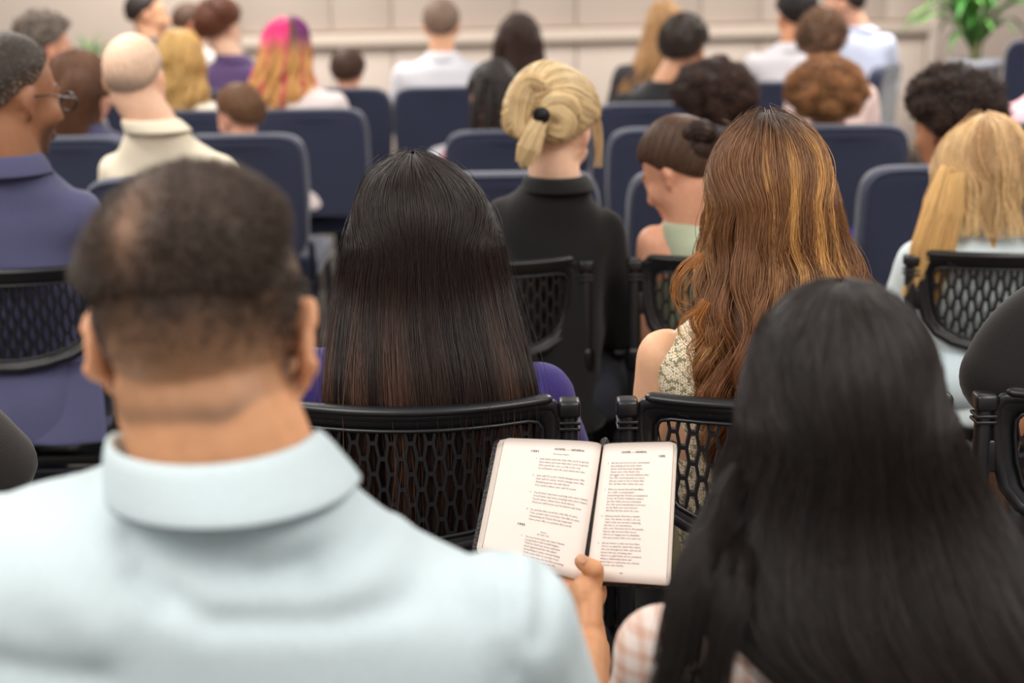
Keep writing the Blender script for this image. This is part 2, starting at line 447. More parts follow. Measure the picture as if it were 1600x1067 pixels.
class Hair:
    def __init__(self): self.parts = []; self.cols = []; self.st = []; self.sr = []; self.sc = []
    def add(self, part, col):
        V = part[0]; self.parts.append(part)
        c = np.array(col, float); self.cols.append(np.tile(c, (len(V), 1)) if c.ndim == 1 else c)
    def strands(self, P, rad, col):
        """P (n,k,3); rad scalar or (n,k); col (3,), (n,3) or (n,k,3)"""
        n, k, _ = P.shape; self.st.append(P)
        self.sr.append(np.broadcast_to(np.asarray(rad, float) if not np.isscalar(rad) else np.float64(rad), (n, k)).copy())
        c = np.asarray(col, float)
        if c.ndim == 1: c = np.broadcast_to(c, (n, k, 3))
        elif c.ndim == 2: c = np.broadcast_to(c[:, None, :], (n, k, 3))
        self.sc.append(c.copy())
    def build(self, root, matte=False, label=None):
        V, Fs = merge(self.parts); me = mesh_of(V, Fs); set_col(me, np.vstack(self.cols))
        h = obj('hair', me, HAIRCAP, root, label=label)
        if self.st:
            hc = bpy.data.hair_curves.new('hair_strands')
            sizes = [P.shape[1] for P in self.st for _ in range(P.shape[0])]
            hc.add_curves(sizes)
            off = np.array(world_loc(root))
            pos = np.vstack([P.reshape(-1, 3) for P in self.st])-off
            hc.attributes['position'].data.foreach_set('vector', pos.astype(np.float32).ravel())
            ra = hc.attributes.get('radius') or hc.attributes.new('radius', 'FLOAT', 'POINT')
            ra.data.foreach_set('value', np.concatenate([r.ravel() for r in self.sr]).astype(np.float32))
            ca = hc.attributes.new('Col', 'FLOAT_COLOR', 'POINT'); cc = np.vstack([c.reshape(-1, 3) for c in self.sc])
            ca.data.foreach_set('color', np.c_[cc, np.ones(len(cc))].astype(np.float32).ravel())
            hc.materials.append(STRAND_MATTE if matte else STRAND)
            o = bpy.data.objects.new('hair_strands', hc); COL.objects.link(o); o.parent = h; o['kind'] = 'stuff'
        return h

def taper(n, k, r, tip=.25):
    t = np.linspace(0, 1, k); return np.tile(r*(1-(1-tip)*t**2), (n, 1))

def short_hair(H, C, Rm, s, col, t=.012, L=.02, n=2500, seed=1, curl=0, lump=0, line=0, wide=(1, 1, 1), r=.0005, whorl=None, k=5, spread=.5, var=.25, capcol=None, gray=None, lie=.5, soft=.22, edge=None, mot=.12):
    rs = np.random.RandomState(seed); col = np.array(lin(col))
    cap, mk0, nz_ = skull_cap(C, Rm, s, t, lump, 60, seed, line, wide, soft=soft, lf=.22 if curl else .1)
    cc = np.array(capcol if capcol is not None else col*.75)[None]*(1+(.6 if curl else mot)*nz_[:, None]).clip(.3, 2)
    if edge is not None: e_ = np.array(lin(edge)); cc = e_+(cc-e_)*ss(0, .8, mk0)[:, None]
    H.add(cap, cc)
    D = rs.normal(size=(n*3, 3)); D /= np.linalg.norm(D, axis=1)[:, None]
    hl = hairline(D)+line; mk = ss(-.03, .2, D[:, 2]-hl); keep = (mk > rs.uniform(0, .6, len(D))); D = D[keep][:n]; mk = mk[keep][:n]
    n = len(D)
    rr = head_radius(D)+.001+t*.75*mk**.6
    if curl: rr = rr+t*.12*mk+lump*1.3*mk*wob(D, 15, seed+8, 10)
    base = D*rr[:, None]*(1+(np.array(wide)-1)*mk[:, None])
    if whorl is not None:
        w = np.array(whorl, float); w /= np.linalg.norm(w); tg = D-w; tg -= D*(tg*D).sum(1)[:, None]; tg /= np.linalg.norm(tg, axis=1)[:, None]+1e-6
        sw = np.cross(D, w); tg = tg+.5*sw
    else:
        tg = np.tile([0, .7, -.6], (n, 1)); tg -= D*(tg*D).sum(1)[:, None]
    dr = D*(1-lie)+tg*lie+rs.normal(size=(n, 3))*spread*.35; dr /= np.linalg.norm(dr, axis=1)[:, None]
    tt = np.linspace(0, 1, k)
    ln = L*(.25+.75*mk)*rs.uniform(.7, 1.15, n)
    P = base[:, None, :]+dr[:, None, :]*(tt[None, :, None]*ln[:, None, None])
    if curl:
        a = rs.uniform(0, 6.28, n)[:, None]+tt[None, :]*rs.uniform(6, 14, n)[:, None]
        u = np.cross(dr, [.3, .5, .8]); u /= np.linalg.norm(u, axis=1)[:, None]; v = np.cross(dr, u)
        P = P+curl*(tt[None, :]**.5)[..., None]*(np.cos(a)[..., None]*u[:, None, :]+np.sin(a)[..., None]*v[:, None, :])
    else:
        P = P-D[:, None, :]*(tt[None, :, None]**2)*(ln*.18)[:, None, None]
    P = ((P+SK_C)*s) @ Rm.T+C
    c = col[None]*(1+var*rs.uniform(-1, 1, (n, 1)))
    if curl: c = c*(1+.45*wob(D, 15, seed+8, 10)[:, None]).clip(.35, 2.2)
    if gray is not None:
        g = rs.uniform(size=n) < gray[1]; c[g] = np.array(lin(gray[0]))
    H.strands(P, taper(n, k, r), np.clip(c, 0, 1))

def long_hair(H, rows, Y0, col, seed=1, n=6000, back=(.115, .15), wyh=(.112, .06), k=22, r=.0004, wave=(0, 0), clump=60, hair_top=None, face=1.0, lay=.010,
              colf=None, ragged=.06, shrink=.5, part=0.0, capcol=None, fly=.02, neck_row=.45, frizz=.0012, sag=None, edge_rag=0):
    """hair that falls from the crown; rows = photo outline (py, xl, xr) seen at depth Y0"""
    rs = np.random.RandomState(seed); base = np.array(lin(col))
    L = []
    for py, xl, xr in rows:
        a, b = at(xl, py, Y0), at(xr, py, Y0); L.append(((a[0]+b[0])/2, (a[2]+b[2])/2, abs(b[0]-a[0])/2))
    L = resample(np.array(L), 90); L[:, 2] = np.maximum(L[:, 2]-lay*.7*ss(.0, .05, L[:, 2]), .0005)
    arc = np.r_[0, np.cumsum(np.hypot(np.diff(L[:, 1]), np.diff(L[:, 2])))]; arc /= arc[-1]
    ztop, zend = L[0, 1], L[-1, 1]; zn = ztop-.16         # level of the eyes
    def prof(s):
        cx = np.interp(s, arc, L[:, 0]); z = np.interp(s, arc, L[:, 1]); wx = np.interp(s, arc, L[:, 2])
        q = ss(ztop-.17, ztop-.33, z)
        top = np.sqrt(np.clip(1-(1-np.clip((ztop-z)/.11, 0, 1))**2, 0, 1))
        wyv = (wyh[0]*top)*(1-q)+wyh[1]*q+.001
        bk = (back[0]*top)*(1-q)+back[1]*q
        return cx, z, wx, wyv, Y0-bk+wyv
    pm = lambda z: PI*(1-.42*face*ss(ztop-.05, ztop-.13, z))
    def surf(f0, s, off=0.0):
        P = surf0(f0, s, off); C, Rm, sc = H.skull; L_ = ((P-C) @ Rm)/sc-SK_C; m = .011+np.asarray(off)
        q = np.linalg.norm(L_/(SK_R+np.reshape(m, (-1, 1))), axis=1) if np.ndim(off) else np.linalg.norm(L_/(SK_R+m), axis=1)
        k_ = np.where(q < 1, 1/np.maximum(q, .2), 1)[:, None]; return ((L_*k_+SK_C)*sc) @ Rm.T+C
    def surf0(f0, s, off=0.0):
        cx, z, wx, wyv, cy = prof(s); ph = f0*pm(z)
        return np.stack([cx+(wx+off)*np.sin(ph)+part*(1-ss(0, .25, s)), cy-(wyv+off)*np.cos(ph), z+off*np.clip(1-(ztop-z)/.08, 0, 1)], -1)
    # solid body: outer and inner skin
    ns, nf = 56, 64; S = np.linspace(0.0, 1, ns); Fv = np.linspace(-1, 1, nf)
    SS, FF = np.meshgrid(S, Fv, indexing='ij')
    out = surf(FF.ravel(), SS.ravel(), -.006); inn = surf(FF.ravel(), SS.ravel(), -.022)
    rg = wob(np.c_[FF.ravel()*9, SS.ravel()*.3, FF.ravel()*0], 3.0, seed+5)*.003*SS.ravel()
    for A in (out, inn): A[:, 1] += rg
    endz = edge_rag*np.sin(Fv*23+seed)+edge_rag*.7*np.sin(Fv*57)
    for i in range(ns):
        w = ss(.75, 1, S[i]); out[i*nf:(i+1)*nf, 2] += endz*w+ragged*.4*w; inn[i*nf:(i+1)*nf, 2] += endz*w+ragged*.4*w
    Fs = []; N = ns*nf
    for i in range(ns-1):
        for j in range(nf-1):
            a = i*nf+j; Fs.append((a, a+1, a+nf+1, a+nf)); Fs.append((N+a, N+a+nf, N+a+nf+1, N+a+1))
        for j in (0, nf-1):
            a = i*nf+j; Fs.append((a, a+nf, N+a+nf, N+a))
    for j in range(nf-1):
        a = (ns-1)*nf+j; Fs.append((a, a+1, N+a+1, N+a)); Fs.append((j, N+j, N+j+1, j+1))
    cc = np.array(capcol if capcol is not None else base*.6)
    VV = np.vstack([out, inn])
    if colf is not None: cc = colf(np.r_[FF.ravel(), FF.ravel()], np.r_[SS.ravel(), SS.ravel()], rs)*.55
    H.add((VV, Fs), cc)
    # strands
    f0 = rs.uniform(-1, 1, n); cl = rs.uniform(-1, 1, clump); ci = np.abs(f0[:, None]-cl[None]).argmin(1)
    cp = rs.uniform(0, 6.28, clump); ca = rs.uniform(.5, 1.3, clump); co = rs.uniform(-.2, 1, clump)
    s0 = np.clip(rs.uniform(-.04, 1, n)**1.5*.34, .003, .5); s1 = 1-ragged*rs.uniform(0, 1, n)**1.3-(rs.uniform(size=n) < .25)*rs.uniform(0, .35, n)
    tt = np.linspace(0, 1, k)
    s = s0[:, None]+(s1-s0)[:, None]*tt[None]
    fc = cl[ci][:, None]; pull = shrink*ss(.1, .9, s)
    ff = f0[:, None]*(1-pull)+fc*pull+.012*rs.normal(size=(n, 1))*s+.010*np.sin(s*rs.uniform(3, 9, (n, 1))+rs.uniform(0, 6.28, (n, 1)))
    ff = np.clip(ff, -1.02, 1.02)
    lift = lay*(rs.uniform(0, 1, n)[:, None]*.8-.3)+lay*.5*co[ci][:, None]*ss(.15, .6, s)
    P = surf(ff.ravel(), s.ravel(), lift.ravel()).reshape(n, k, 3)
    if wave[0]:
        am = wave[0]*ca[ci][:, None]*ss(.18, .75, s); zz = P[..., 2]
        ph = cp[ci][:, None]+rs.normal(size=(n, 1))*.22
        P[..., 0] += am*np.sin(zz*wave[1]+ph); P[..., 1] += am*.8*np.cos(zz*wave[1]*.93+ph*1.3)
    P[..., 0] += frizz*np.cumsum(rs.normal(size=(n, k)), 1)*.5; P[..., 1] -= frizz*np.abs(np.cumsum(rs.normal(size=(n, k)), 1))*.4
    nfly = int(n*fly)
    if nfly:
        idx = rs.choice(n, nfly, False); t2 = ss(.05, 1, tt)[None]
        P[idx, :, 0] += t2*rs.normal(size=(nfly, 1))*.012+.004*np.sin(tt*rs.uniform(4, 12, (nfly, 1))+rs.uniform(0, 6, (nfly, 1))); P[idx, :, 1] -= t2*np.abs(rs.normal(size=(nfly, 1)))*.012
        P[idx, :, 2] += (1-tt)[None]**3*np.abs(rs.normal(size=(nfly, 1)))*.006
    if colf is None:
        c = base[None, None]*(1+.3*rs.uniform(-1, 1, (n, 1, 1)))*np.ones((1, k, 1))
    else:
        c = colf(ff.ravel(), s.ravel(), rs).reshape(n, k, 3)*(1+.28*rs.uniform(-1, 1, (n, 1, 1)))
    H.strands(P, taper(n, k, r, .35), np.clip(c, 0, 1))
    return surf

def lock(H, path, rad, col, n=200, r=.0005, seed=1, k=16, twist=0, mesh=True, fray=.3, var=.25):
    rs = np.random.RandomState(seed); col = np.array(lin(col)); P = resample(path, k); rad = np.interp(np.linspace(0, 1, k), np.linspace(0, 1, len(rad)), rad)
    if mesh: H.add(tube(P, rad*.86, 12), col*.7)
    T = np.gradient(P, axis=0); T /= np.linalg.norm(T, axis=1)[:, None]+1e-9
    A = np.cross(T, [.2, .9, .3]); A /= np.linalg.norm(A, axis=1)[:, None]; B = np.cross(T, A)
    a = rs.uniform(0, 6.28, n)[:, None]+twist*np.linspace(0, 1, k)[None]; q = rs.uniform(.75, 1.06, n)[:, None]*(1+fray*(rs.uniform(-1, 1, n)[:, None])*np.linspace(0, 1, k)[None]**3)
    S = P[None]+(rad*q)[..., None]*(np.cos(a)[..., None]*A[None]+np.sin(a)[..., None]*B[None])
    H.strands(S, taper(n, k, r), np.clip(col[None]*(1+var*rs.uniform(-1, 1, (n, 1))), 0, 1))

def swept_hair(H, C, Rm, s, tie, col, n=2500, t=.012, seed=1, k=12, r=.0005, bulge=.01, colvar=.3, alt=None, line=0.0):
    """hair combed over the skull towards a tie point (direction in head frame)"""
    rs = np.random.RandomState(seed); base = np.array(lin(col))
    tie = np.array(tie, float); tie /= np.linalg.norm(tie)
    D, Fs = dirs(72, 48); mk = ss(-.05, .15, D[:, 2]-hairline(D)-line)
    ang = np.arccos(np.clip(D @ tie, -1, 1)); ax = np.cross(D, tie)
    strp = np.sin(np.arctan2(D[:, 0]-tie[0], D[:, 2]-tie[2])*26)*.0014
    rr = np.where(mk > .001, head_radius(D)+.001+(t+bulge*np.exp(-((ang-.75)/.4)**2)+strp)*mk**.6, head_radius(D)-.008)
    H.add((((D*rr[:, None]+SK_C)*s) @ Rm.T+C, Fs), base*.75)
    Q = rs.normal(size=(n*3, 3)); Q /= np.linalg.norm(Q, axis=1)[:, None]; m2 = (Q[:, 2]-hairline(Q)-line) > 0; Q = Q[m2][:n]; n = len(Q)
    tt = np.linspace(0, 1, k); om = np.arccos(np.clip(Q @ tie, -1, 1))[:, None]
    W = (np.sin((1-tt)*om)/np.sin(om))[..., None]*Q[:, None]+(np.sin(tt*om)/np.sin(om))[..., None]*tie
    W /= np.linalg.norm(W, axis=2)[..., None]
    mw = ss(-.05, .15, W[..., 2].ravel()-hairline(W.reshape(-1, 3))-line).reshape(n, k)
    aw = np.arccos(np.clip(W @ tie, -1, 1))
    rad = head_radius(W.reshape(-1, 3)).reshape(n, k)+.001+(t+bulge*np.exp(-((aw-.75)/.4)**2)+.004*rs.uniform(-.6, 1, (n, 1)))*np.maximum(mw, .15)**.6
    P = ((W*rad[..., None]+SK_C)*s) @ Rm.T+C
    c = base[None]*(1+colvar*rs.uniform(-1, 1, (n, 1)))
    if alt is not None: g = rs.uniform(size=n) < alt[1]; c[g] = np.array(lin(alt[0]))
    H.strands(P, taper(n, k, r, .7), np.clip(c, 0, 1))

def torso(N, a, b, hipc, s, ch=1.0, infl=0.0, narrow=1.0, zlo=-.06):
    sm = (a+b)/2; hw0 = (b[0]-a[0])/2; hw = hw0*narrow; lv = []
    def at_(z): t = np.clip((N[2]-z)/(N[2]-sm[2]+1e-6), 0, 1); return N[:2]*(1-t)+sm[:2]*t
    zs = N[2]-sm[2]
    for z, rx, ry in ((N[2]+.012*s, .056*s, .058*s), (N[2]-.30*zs, .056*s+(hw-.056*s)*.34, .074*s), (N[2]-.68*zs, .056*s+(hw-.056*s)*.72, .088*s), (sm[2], hw, .098*s), (sm[2]-.045*s, hw+.012*(narrow == 1), .106*s), (sm[2]-.11*s, (hw*.97 if narrow == 1 else hw0*.86), .114*s)):
        lv.append((*at_(z), z, rx, ry))
    z0 = sm[2]-.11*s; c0 = sm[:2]
    for f, kx, ry in ((.35, .86, .112), (.65, .82, .112), (.9, .88, .125), (1.0, .88, .125)):
        z = z0+(hipc[2]+zlo-z0)*f; c = c0+(hipc[:2]-c0)*f; lv.append((c[0], c[1], z, hw0*kx, ry*s))
    M = 36; V = []; Fs = []
    for cx, cy, z, rx, ry in lv:
        tl = (b[2]-a[2])/(b[0]-a[0])*max(0, 1-max(0, sm[2]-z)/.25)
        for j in range(M):
            t = 2*PI*j/M; ca, sa = math.cos(t), math.sin(t); V.append((cx+(rx*ch+infl)*math.copysign(abs(ca)**.85, ca), cy+(ry*ch+infl)*math.copysign(abs(sa)**.85, sa), z+(infl if z > N[2] else 0)+tl*rx*ca))
    L = len(lv)
    # smooth the stack between the levels
    V = np.array(V).reshape(L, M, 3); K = 40; W = np.empty((K, M, 3))
    for j in range(M): W[:, j] = resample(V[:, j], K)
    for i in range(K-1):
        for j in range(M): q = (j+1) % M; Fs.append((i*M+j, (i+1)*M+j, (i+1)*M+q, i*M+q))
    Fs.append(tuple(range(M))); Fs.append(tuple((K-1)*M+j for j in range(M))[::-1])
    return W.reshape(-1, 3), Fs

def hand_parts(W, d, nrm, side, s=1.0, curl=.5):
    """generic relaxed hand: W wrist, d pointing direction, nrm back-of-hand normal"""
    W = np.array(W, float); d = np.array(d, float); d /= np.linalg.norm(d); nrm = np.array(nrm, float); nrm -= d*(nrm @ d); nrm /= np.linalg.norm(nrm); x = np.cross(d, nrm)*side
    M = np.stack([x, d, nrm], 1); P = [ell(W+M @ np.array([0, .048, 0])*s, np.array([.040, .052, .016])*s, M), capsule(W, W+d*.03*s, .026*s, .028*s)]
    for i, (ox, ln) in enumerate([(-.029, .066), (-.010, .076), (.010, .070), (.028, .054)]):
        p = W+M @ np.array([ox, .088, .002])*s; dd = d.copy(); r0 = .0092*s
        for j, fr in enumerate((.45, .32, .23)):
            dd = dd-nrm*curl*(.45+.25*j); dd /= np.linalg.norm(dd); q = p+dd*ln*fr*s; P.append(capsule(p, q, r0, r0*.9, 10)); p = q; r0 *= .9
    p = W+M @ np.array([-.030, .025, -.004])*s
    for v, ln in (((-.75, .62, -.25), .04), ((-.4, .85, -.35), .032), ((-.2, .9, -.4), .026)):
        v = M @ np.array(v); v /= np.linalg.norm(v); q = p+v*ln*s; P.append(capsule(p, q, .0125*s, .0105*s, 10)); p = q
    return P

def seg_dist(V, pts):
    best = np.full(len(V), 9.0)
    for a, b in zip(pts[:-1], pts[1:]):
        ab = b-a; t = np.clip(((V-a) @ ab)/(ab @ ab), 0, 1); best = np.minimum(best, np.linalg.norm(V-(a+t[:, None]*ab), axis=1))
    return best

def person(label, head, Y, skin, shirt, hair=None, yaw=0, pitch=8, roll=0, s=1.0, sw=.185, sl='long', vox=.011, trousers=(40, 42, 52), lean=.03, drop=.0, pale=None, brow=(45, 32, 26),
           beard=None, fade=None, collar=None, arms=None, extra=None, shirt_vox=None, folds=(), neck_r=.056, chest=1.0, hand=None, wrinkle=.0022, nk=0, shift=(0, 0), side_skin=0, detail=False, shirt_name='shirt',
           shirt_mat=None, seat=.56, legs=True, hip_y=.0, sh_drop=.060, tx=0.0, girth=1.0, nz=.122, narrow=.80):
    C = at(head[0], head[1], Y); Rm = rotm(yaw, pitch, roll); skinl = np.array(lin(skin))
    N = C+np.array([tx, -lean, -nz])*s
    root = thing('person', label, 'person', (N[0], N[1], 0))
    # ---- skeleton
    S = {}
    for sd in (-1, 1):
        sh = N+np.array([sd*sw, .0, -sh_drop])*[1, 1, 1]
        if sd == -1: sh[2] += drop
        else: sh[2] -= drop
        el = sh+np.array([sd*.035, .06, -.26])*s; wr = np.array([N[0]+sd*.10*s, N[1]+.26*s, max(el[2]-.02, seat+.13)])
        hd = np.array([-sd*.5, .85, -.15]); hn = np.array([0, .1, 1])
        if arms and sd in arms: sh, el, wr = [np.array(a, float) if a is not None else b for a, b in zip(arms[sd][:3], (sh, el, wr))]; hd, hn = (arms[sd][3:5] if len(arms[sd]) > 3 else (hd, hn))
        S[sd] = (sh, el, wr, hd, hn)
    hipc = np.array([N[0], N[1]-.02+hip_y, seat+.02])
    # ---- body: head, neck, shoulders, arms, hands, one surface
    parts = head_parts(C, Rm, s, detail)
    nt = C+Rm @ (np.array([0, -.022, -.035])*s)
    parts.append(tube(resample([nt, (nt+N)/2+np.array([0, .0, 0]), N-[0, -.01, .02]], 8), np.linspace(neck_r*.98, neck_r*1.08, 8)*s, 18))
    zt = N[2]-.03*s
    parts.append(torso(N, S[-1][0], S[1][0], hipc, s, chest, -.028 if sl != 'none' else -.010))
    for sd in (-1, 1):
        sh, el, wr, hd, hn = S[sd]
        parts.append(capsule(sh-np.array([sd*.006, 0, .006 if sl == 'none' else .030])*s, el, (.046 if sl == 'none' else .040)*s*girth, .036*s*girth)); parts.append(capsule(el, wr, .037*s*girth, .025*s))
        if hand and sd in hand: parts += hand[sd]
        else: parts += hand_parts(wr, hd, hn, sd, s)
    me = remesh(parts, vox, 3)
    V = get_co(me); L = ((V-C) @ Rm)/s                       # head frame
    near = np.linalg.norm(L, axis=1) < .16
    c = np.tile(skinl, (len(V), 1)); c *= (1+.05*wob(V, 40, 3))[:, None]
    red = np.exp(-(((np.abs(L[:, 0])-.083)/.018)**2+((L[:, 1]+.01)/.03)**2+(L[:, 2]/.05)**2))*near
    c = c*(1-.3*red[:, None])+np.array([1.0, .42, .28])*skinl.max()*.3*red[:, None]*1.15
    lip = near & (L[:, 1] > .088) & (np.abs(L[:, 0]) < .022) & (np.abs(L[:, 2]+.066) < .009); c[lip] *= np.array([.8, .5, .5])
    eb = near & (L[:, 1] > .07) & (np.abs(L[:, 2]-.031) < .005) & (np.abs(np.abs(L[:, 0])-.029) < .018); c[eb] = np.array(lin(brow))
    ew = near & (L[:, 1] > .082) & (np.abs(L[:, 2]-.007) < .0055) & (np.abs(np.abs(L[:, 0])-.031) < .012); c[ew] = .6
    ir = ew & (np.abs(np.abs(L[:, 0])-.031) < .0055); c[ir] = .02
    if fade is not None:
        D = (L-SK_C); D /= np.linalg.norm(D, axis=1)[:, None]+1e-9
        c = fade(c, L, D, near, skinl)
    if beard is not None:
        bd = near*ss(.02, .05, L[:, 1])*ss(-.03, -.055, L[:, 2]); c = c*(1-.7*bd[:, None])+np.array(lin(beard))*.7*bd[:, None]
    set_col(me, np.clip(c, 0, 1))
    obj('body', me, SKIN, root)
    # ---- shirt
    g = girth; parts = []
    nb = N-np.array([0, .0, .012])*s
    ch = chest
    parts.append(torso(N, S[-1][0], S[1][0], hipc, s, ch, .003 if sl != 'none' else .002, 1.0 if sl != 'none' else narrow))
    hw = .66 if sl != 'none' else .55
    for sd in (-1, 1):
        sh, el, wr, hd, hn = S[sd]
        if sl == 'none':
            pass
        elif sl == 'short':
            m = sh+(el-sh)*.78; parts.append(capsule(sh-np.array([sd*.008, 0, .012])*s, m, .056*s*g, .058*s*g))
        elif sl == 'long':
            parts.append(capsule(sh-np.array([sd*.012, 0, .022])*s, el, .053*s*g, .052*s*g)); parts.append(capsule(el, wr-(wr-el)*.06, .050*s*g, .036*s*g))
    me = remesh(parts, shirt_vox or vox*1.15, 10)
    V = get_co(me); no = get_no(me)
    V = V+no*(wrinkle*wob(V*np.array([1, 1, 1.6]), 22, 11)+wrinkle*.6*wob(V, 55, 12))[:, None]
    for pts, A, sg in folds:
        V = V+no*(A*(no[:, 1] < .2)*np.exp(-(seg_dist(V*[1, 0, 1], pts*[1, 0, 1])/sg)**2))[:, None]
    set_co(me, V)
    sm = shirt_mat or cloth(shirt); obj(shirt_name, me, sm, root)
    if collar is not None:
        cc, hgt, rad = collar[:3]; stand = collar[3] if len(collar) > 3 else 0
        ring = []; M = 40; V2 = []; F2 = []
        dv = (nt-N); dv /= np.linalg.norm(dv)
        lay = [(rad, 0), (rad*.97, hgt*.5), (rad*.95, hgt), (rad*.99, hgt+.002), (rad*1.09, hgt*.55), (rad*1.19, -.010+stand)]
        for rr, hh in lay:
            for j in range(M):
                a = 2*PI*j/M; fr = max(0, math.sin(a)); V2.append(N+dv*(hh-.012)*(1-.25*fr)*s+np.array([rr*math.cos(a), rr*1.02*math.sin(a)-.004, -.028*fr])*s)
        for i in range(len(lay)-1):
            for j in range(M): q = (j+1) % M; F2.append((i*M+j, i*M+q, (i+1)*M+q, (i+1)*M+j))
        cm = cage(mesh_of(np.array(V2), F2), [('SOLIDIFY', dict(thickness=.003)), ('SUBSURF', dict(levels=1))])
        obj('collar', cm, cloth(cc) if cc is not None else sm, root)
    # ---- legs
    if legs:
        parts = [ell(hipc-np.array([0, -.02, .0]), np.array([.165, .12, .078])*s)]
        for sd in (-1, 1):
            hp = hipc+np.array([sd*.09, .03, 0])*s; kn = hp+np.array([sd*.04, .40, .02])*s; an = np.array([kn[0], kn[1]+.03, .08])
            parts += [capsule(hp, kn, .082*s, .062*s), capsule(kn, an, .06*s, .042*s)]
        obj('trousers', remesh(parts, .018, 3), cloth(trousers), root)
        for sd in (-1, 1):
            hp = hipc+np.array([sd*.09, .03, 0])*s; kn = hp+np.array([sd*.04, .40, .02])*s
            obj('shoe', remesh([ell((kn[0], kn[1]+.10*s, .045), np.array([.045, .125, .042])*s), box((kn[0], kn[1]+.09*s, .014), (.085*s, .24*s, .026), .01), ell((kn[0], kn[1]+.02, .075), np.array([.04, .05, .05])*s)], .012, 2), mat('shoe_leather', (30, 26, 24), .4), root)
    H = Hair() if hair else None
    if hair: H.skull = (C, Rm, s); hair(H, C, Rm, s); H.build(root)
    if extra: extra(root, C, Rm, s, N, S)
    return root, C, Rm, N, S

def px_path(pts, Y): return np.array([at(p[0], p[1], (p[2] if len(p) > 2 else Y)) for p in pts])
OLIVE, TAN, LIGHT, DARK, ROSY = (206, 158, 122), (222, 170, 130), (240, 196, 168), (150, 100, 72), (232, 172, 142)
GH = 'people seated in the rows ahead'

# ---------------- the man in the foreground with his book hand
HY = 1.63
def book_hand():
    P = []
    def C_(a, b, ra, rb, n=16): P.append(capsule(at(*a), at(*b), ra, rb, n))
    # thumb: metacarpal, proximal, distal (bent at the knuckle over the page)
    P.append(tube(resample(px_path([(920, 975, HY-.035), (921, 948, HY-.02), (923, 922, HY-.005), (927, 904, HY), (929, 892, HY), (922, 886, HY-.002), (913, 881, HY-.001), (908, 877, HY)], 0), 20),
                  np.interp(np.linspace(0, 1, 20), [0, .22, .42, .55, .66, .76, .88, 1], [.0175, .0165, .0150, .0130, .0128, .0125, .0115, .0092]), 18))
    P.append(ell(at(929.5, 889, HY-.004), (.0115, .0115, .0120)))
    # thenar mound, palm behind the spine, wrist
    P.append(ell(at(912, 940, HY-.005), (.021, .026, .034)))
    P.append(ell(at(905, 925, HY+.035), (.036, .034, .024), np.array(Matrix.Rotation(R(40), 3, 'X'))))
    P.append(ell(at(910, 960, HY), (.026, .026, .034)))
    C_((911, 965, HY-.01), (922, 1035, HY-.07), .0245, .026, 18)
    # four fingers spread up the back of the cover
    for (x0, x1, x2, ln) in ((925, 950, 962, 1.0), (912, 928, 934, 1.08), (898, 903, 905, 1.0), (886, 880, 876, .85)):
        k = ln
        pts = px_path([(x0, 925, HY+.055), (x1-(1-k)*5, 925-45*k, HY+.085), (x2, 925-75*k, HY+.108), (x2+1, 925-97*k, HY+.120)], 0)
        P.append(tube(resample(pts, 10), np.linspace(.0098, .0078, 10)*(.9 if k < .9 else 1), 12))
    return P
def man_fade(c, L, D, near, sk):
    hair_c = np.array(lin((66, 54, 47))); z = L[:, 2]; x = np.abs(L[:, 0])
    low = -.060+.024*ss(.035, .075, x)
    inn = ss(low-.004, low+.004, z)*near*ss(.040, .010, L[:, 1])
    k = inn*(.34+.60*ss(-.050, .045, z))+.34*np.exp(-((z-low-.006)/.009)**2)*near*(L[:, 1] < -.02)*ss(.065, .04, x)
    ear = ((x > .0785) & (z < .036) & (z > -.045) & (L[:, 1] > -.045))
    k = np.clip(k*(1+.10*wob(L, 160, 5)), 0, .95)*(1-ear); k = k[:, None]
    return c*(1-k)+hair_c*k
def man_hair(H, C, Rm, s):
    short_hair(H, C, Rm, s, (74, 60, 52), t=.010, L=.016, n=9000, seed=3, r=.00045, whorl=(-.18, -.9, .42), k=4, spread=.55, line=.66, wide=(1.01, 1.0, 1.0), lie=.45, var=.35, lump=.0012, soft=.60, edge=(78, 62, 53))
    w = np.array([-.18, -.9, .42]); w /= np.linalg.norm(w); scalp = np.array(lin((140, 104, 82)))
    def patch(P): q = ((P-C) @ Rm)/s-SK_C; q /= np.linalg.norm(q, axis=-1, keepdims=True); d = q-w; return np.exp(-((d[..., 0]/.13)**2+(d[..., 2]/.30)**2))[..., None]
    H.cols[0] = H.cols[0]+(scalp-H.cols[0])*patch(H.parts[0][0])*.75; k_ = patch(H.st[0])*.45; H.sc[0] = H.sc[0]+(scalp-H.sc[0])*k_; H.sr[0] *= 1-patch(H.st[0])[..., 0]*.5
    rs = np.random.RandomState(4)
    D = rs.normal(size=(16000, 3)); D /= np.linalg.norm(D, axis=1)[:, None]
    D = D[(D[:, 2] > -.55) & (D[:, 2] < .3) & (D[:, 1] < .25)][:6000]; q = ss(-.75, -.1, D[:, 2]); D = D[rs.uniform(size=len(D)) < .25+.75*q]; n = len(D)
    b = D*head_radius(D)[:, None]; dr = D*.5+np.array([0, -.1, -.6])+rs.normal(size=D.shape)*.15; dr /= np.linalg.norm(dr, axis=1)[:, None]
    P = b[:, None]+dr[:, None]*(np.linspace(0, 1, 3)[None, :, None]*(.002+.005*ss(-.6, 0, D[:, 2]))[:, None, None])
    H.strands(((P+SK_C)*s) @ Rm.T+C, .00022, np.array(lin((60, 48, 42))))
YM = 1.12
man_folds = []
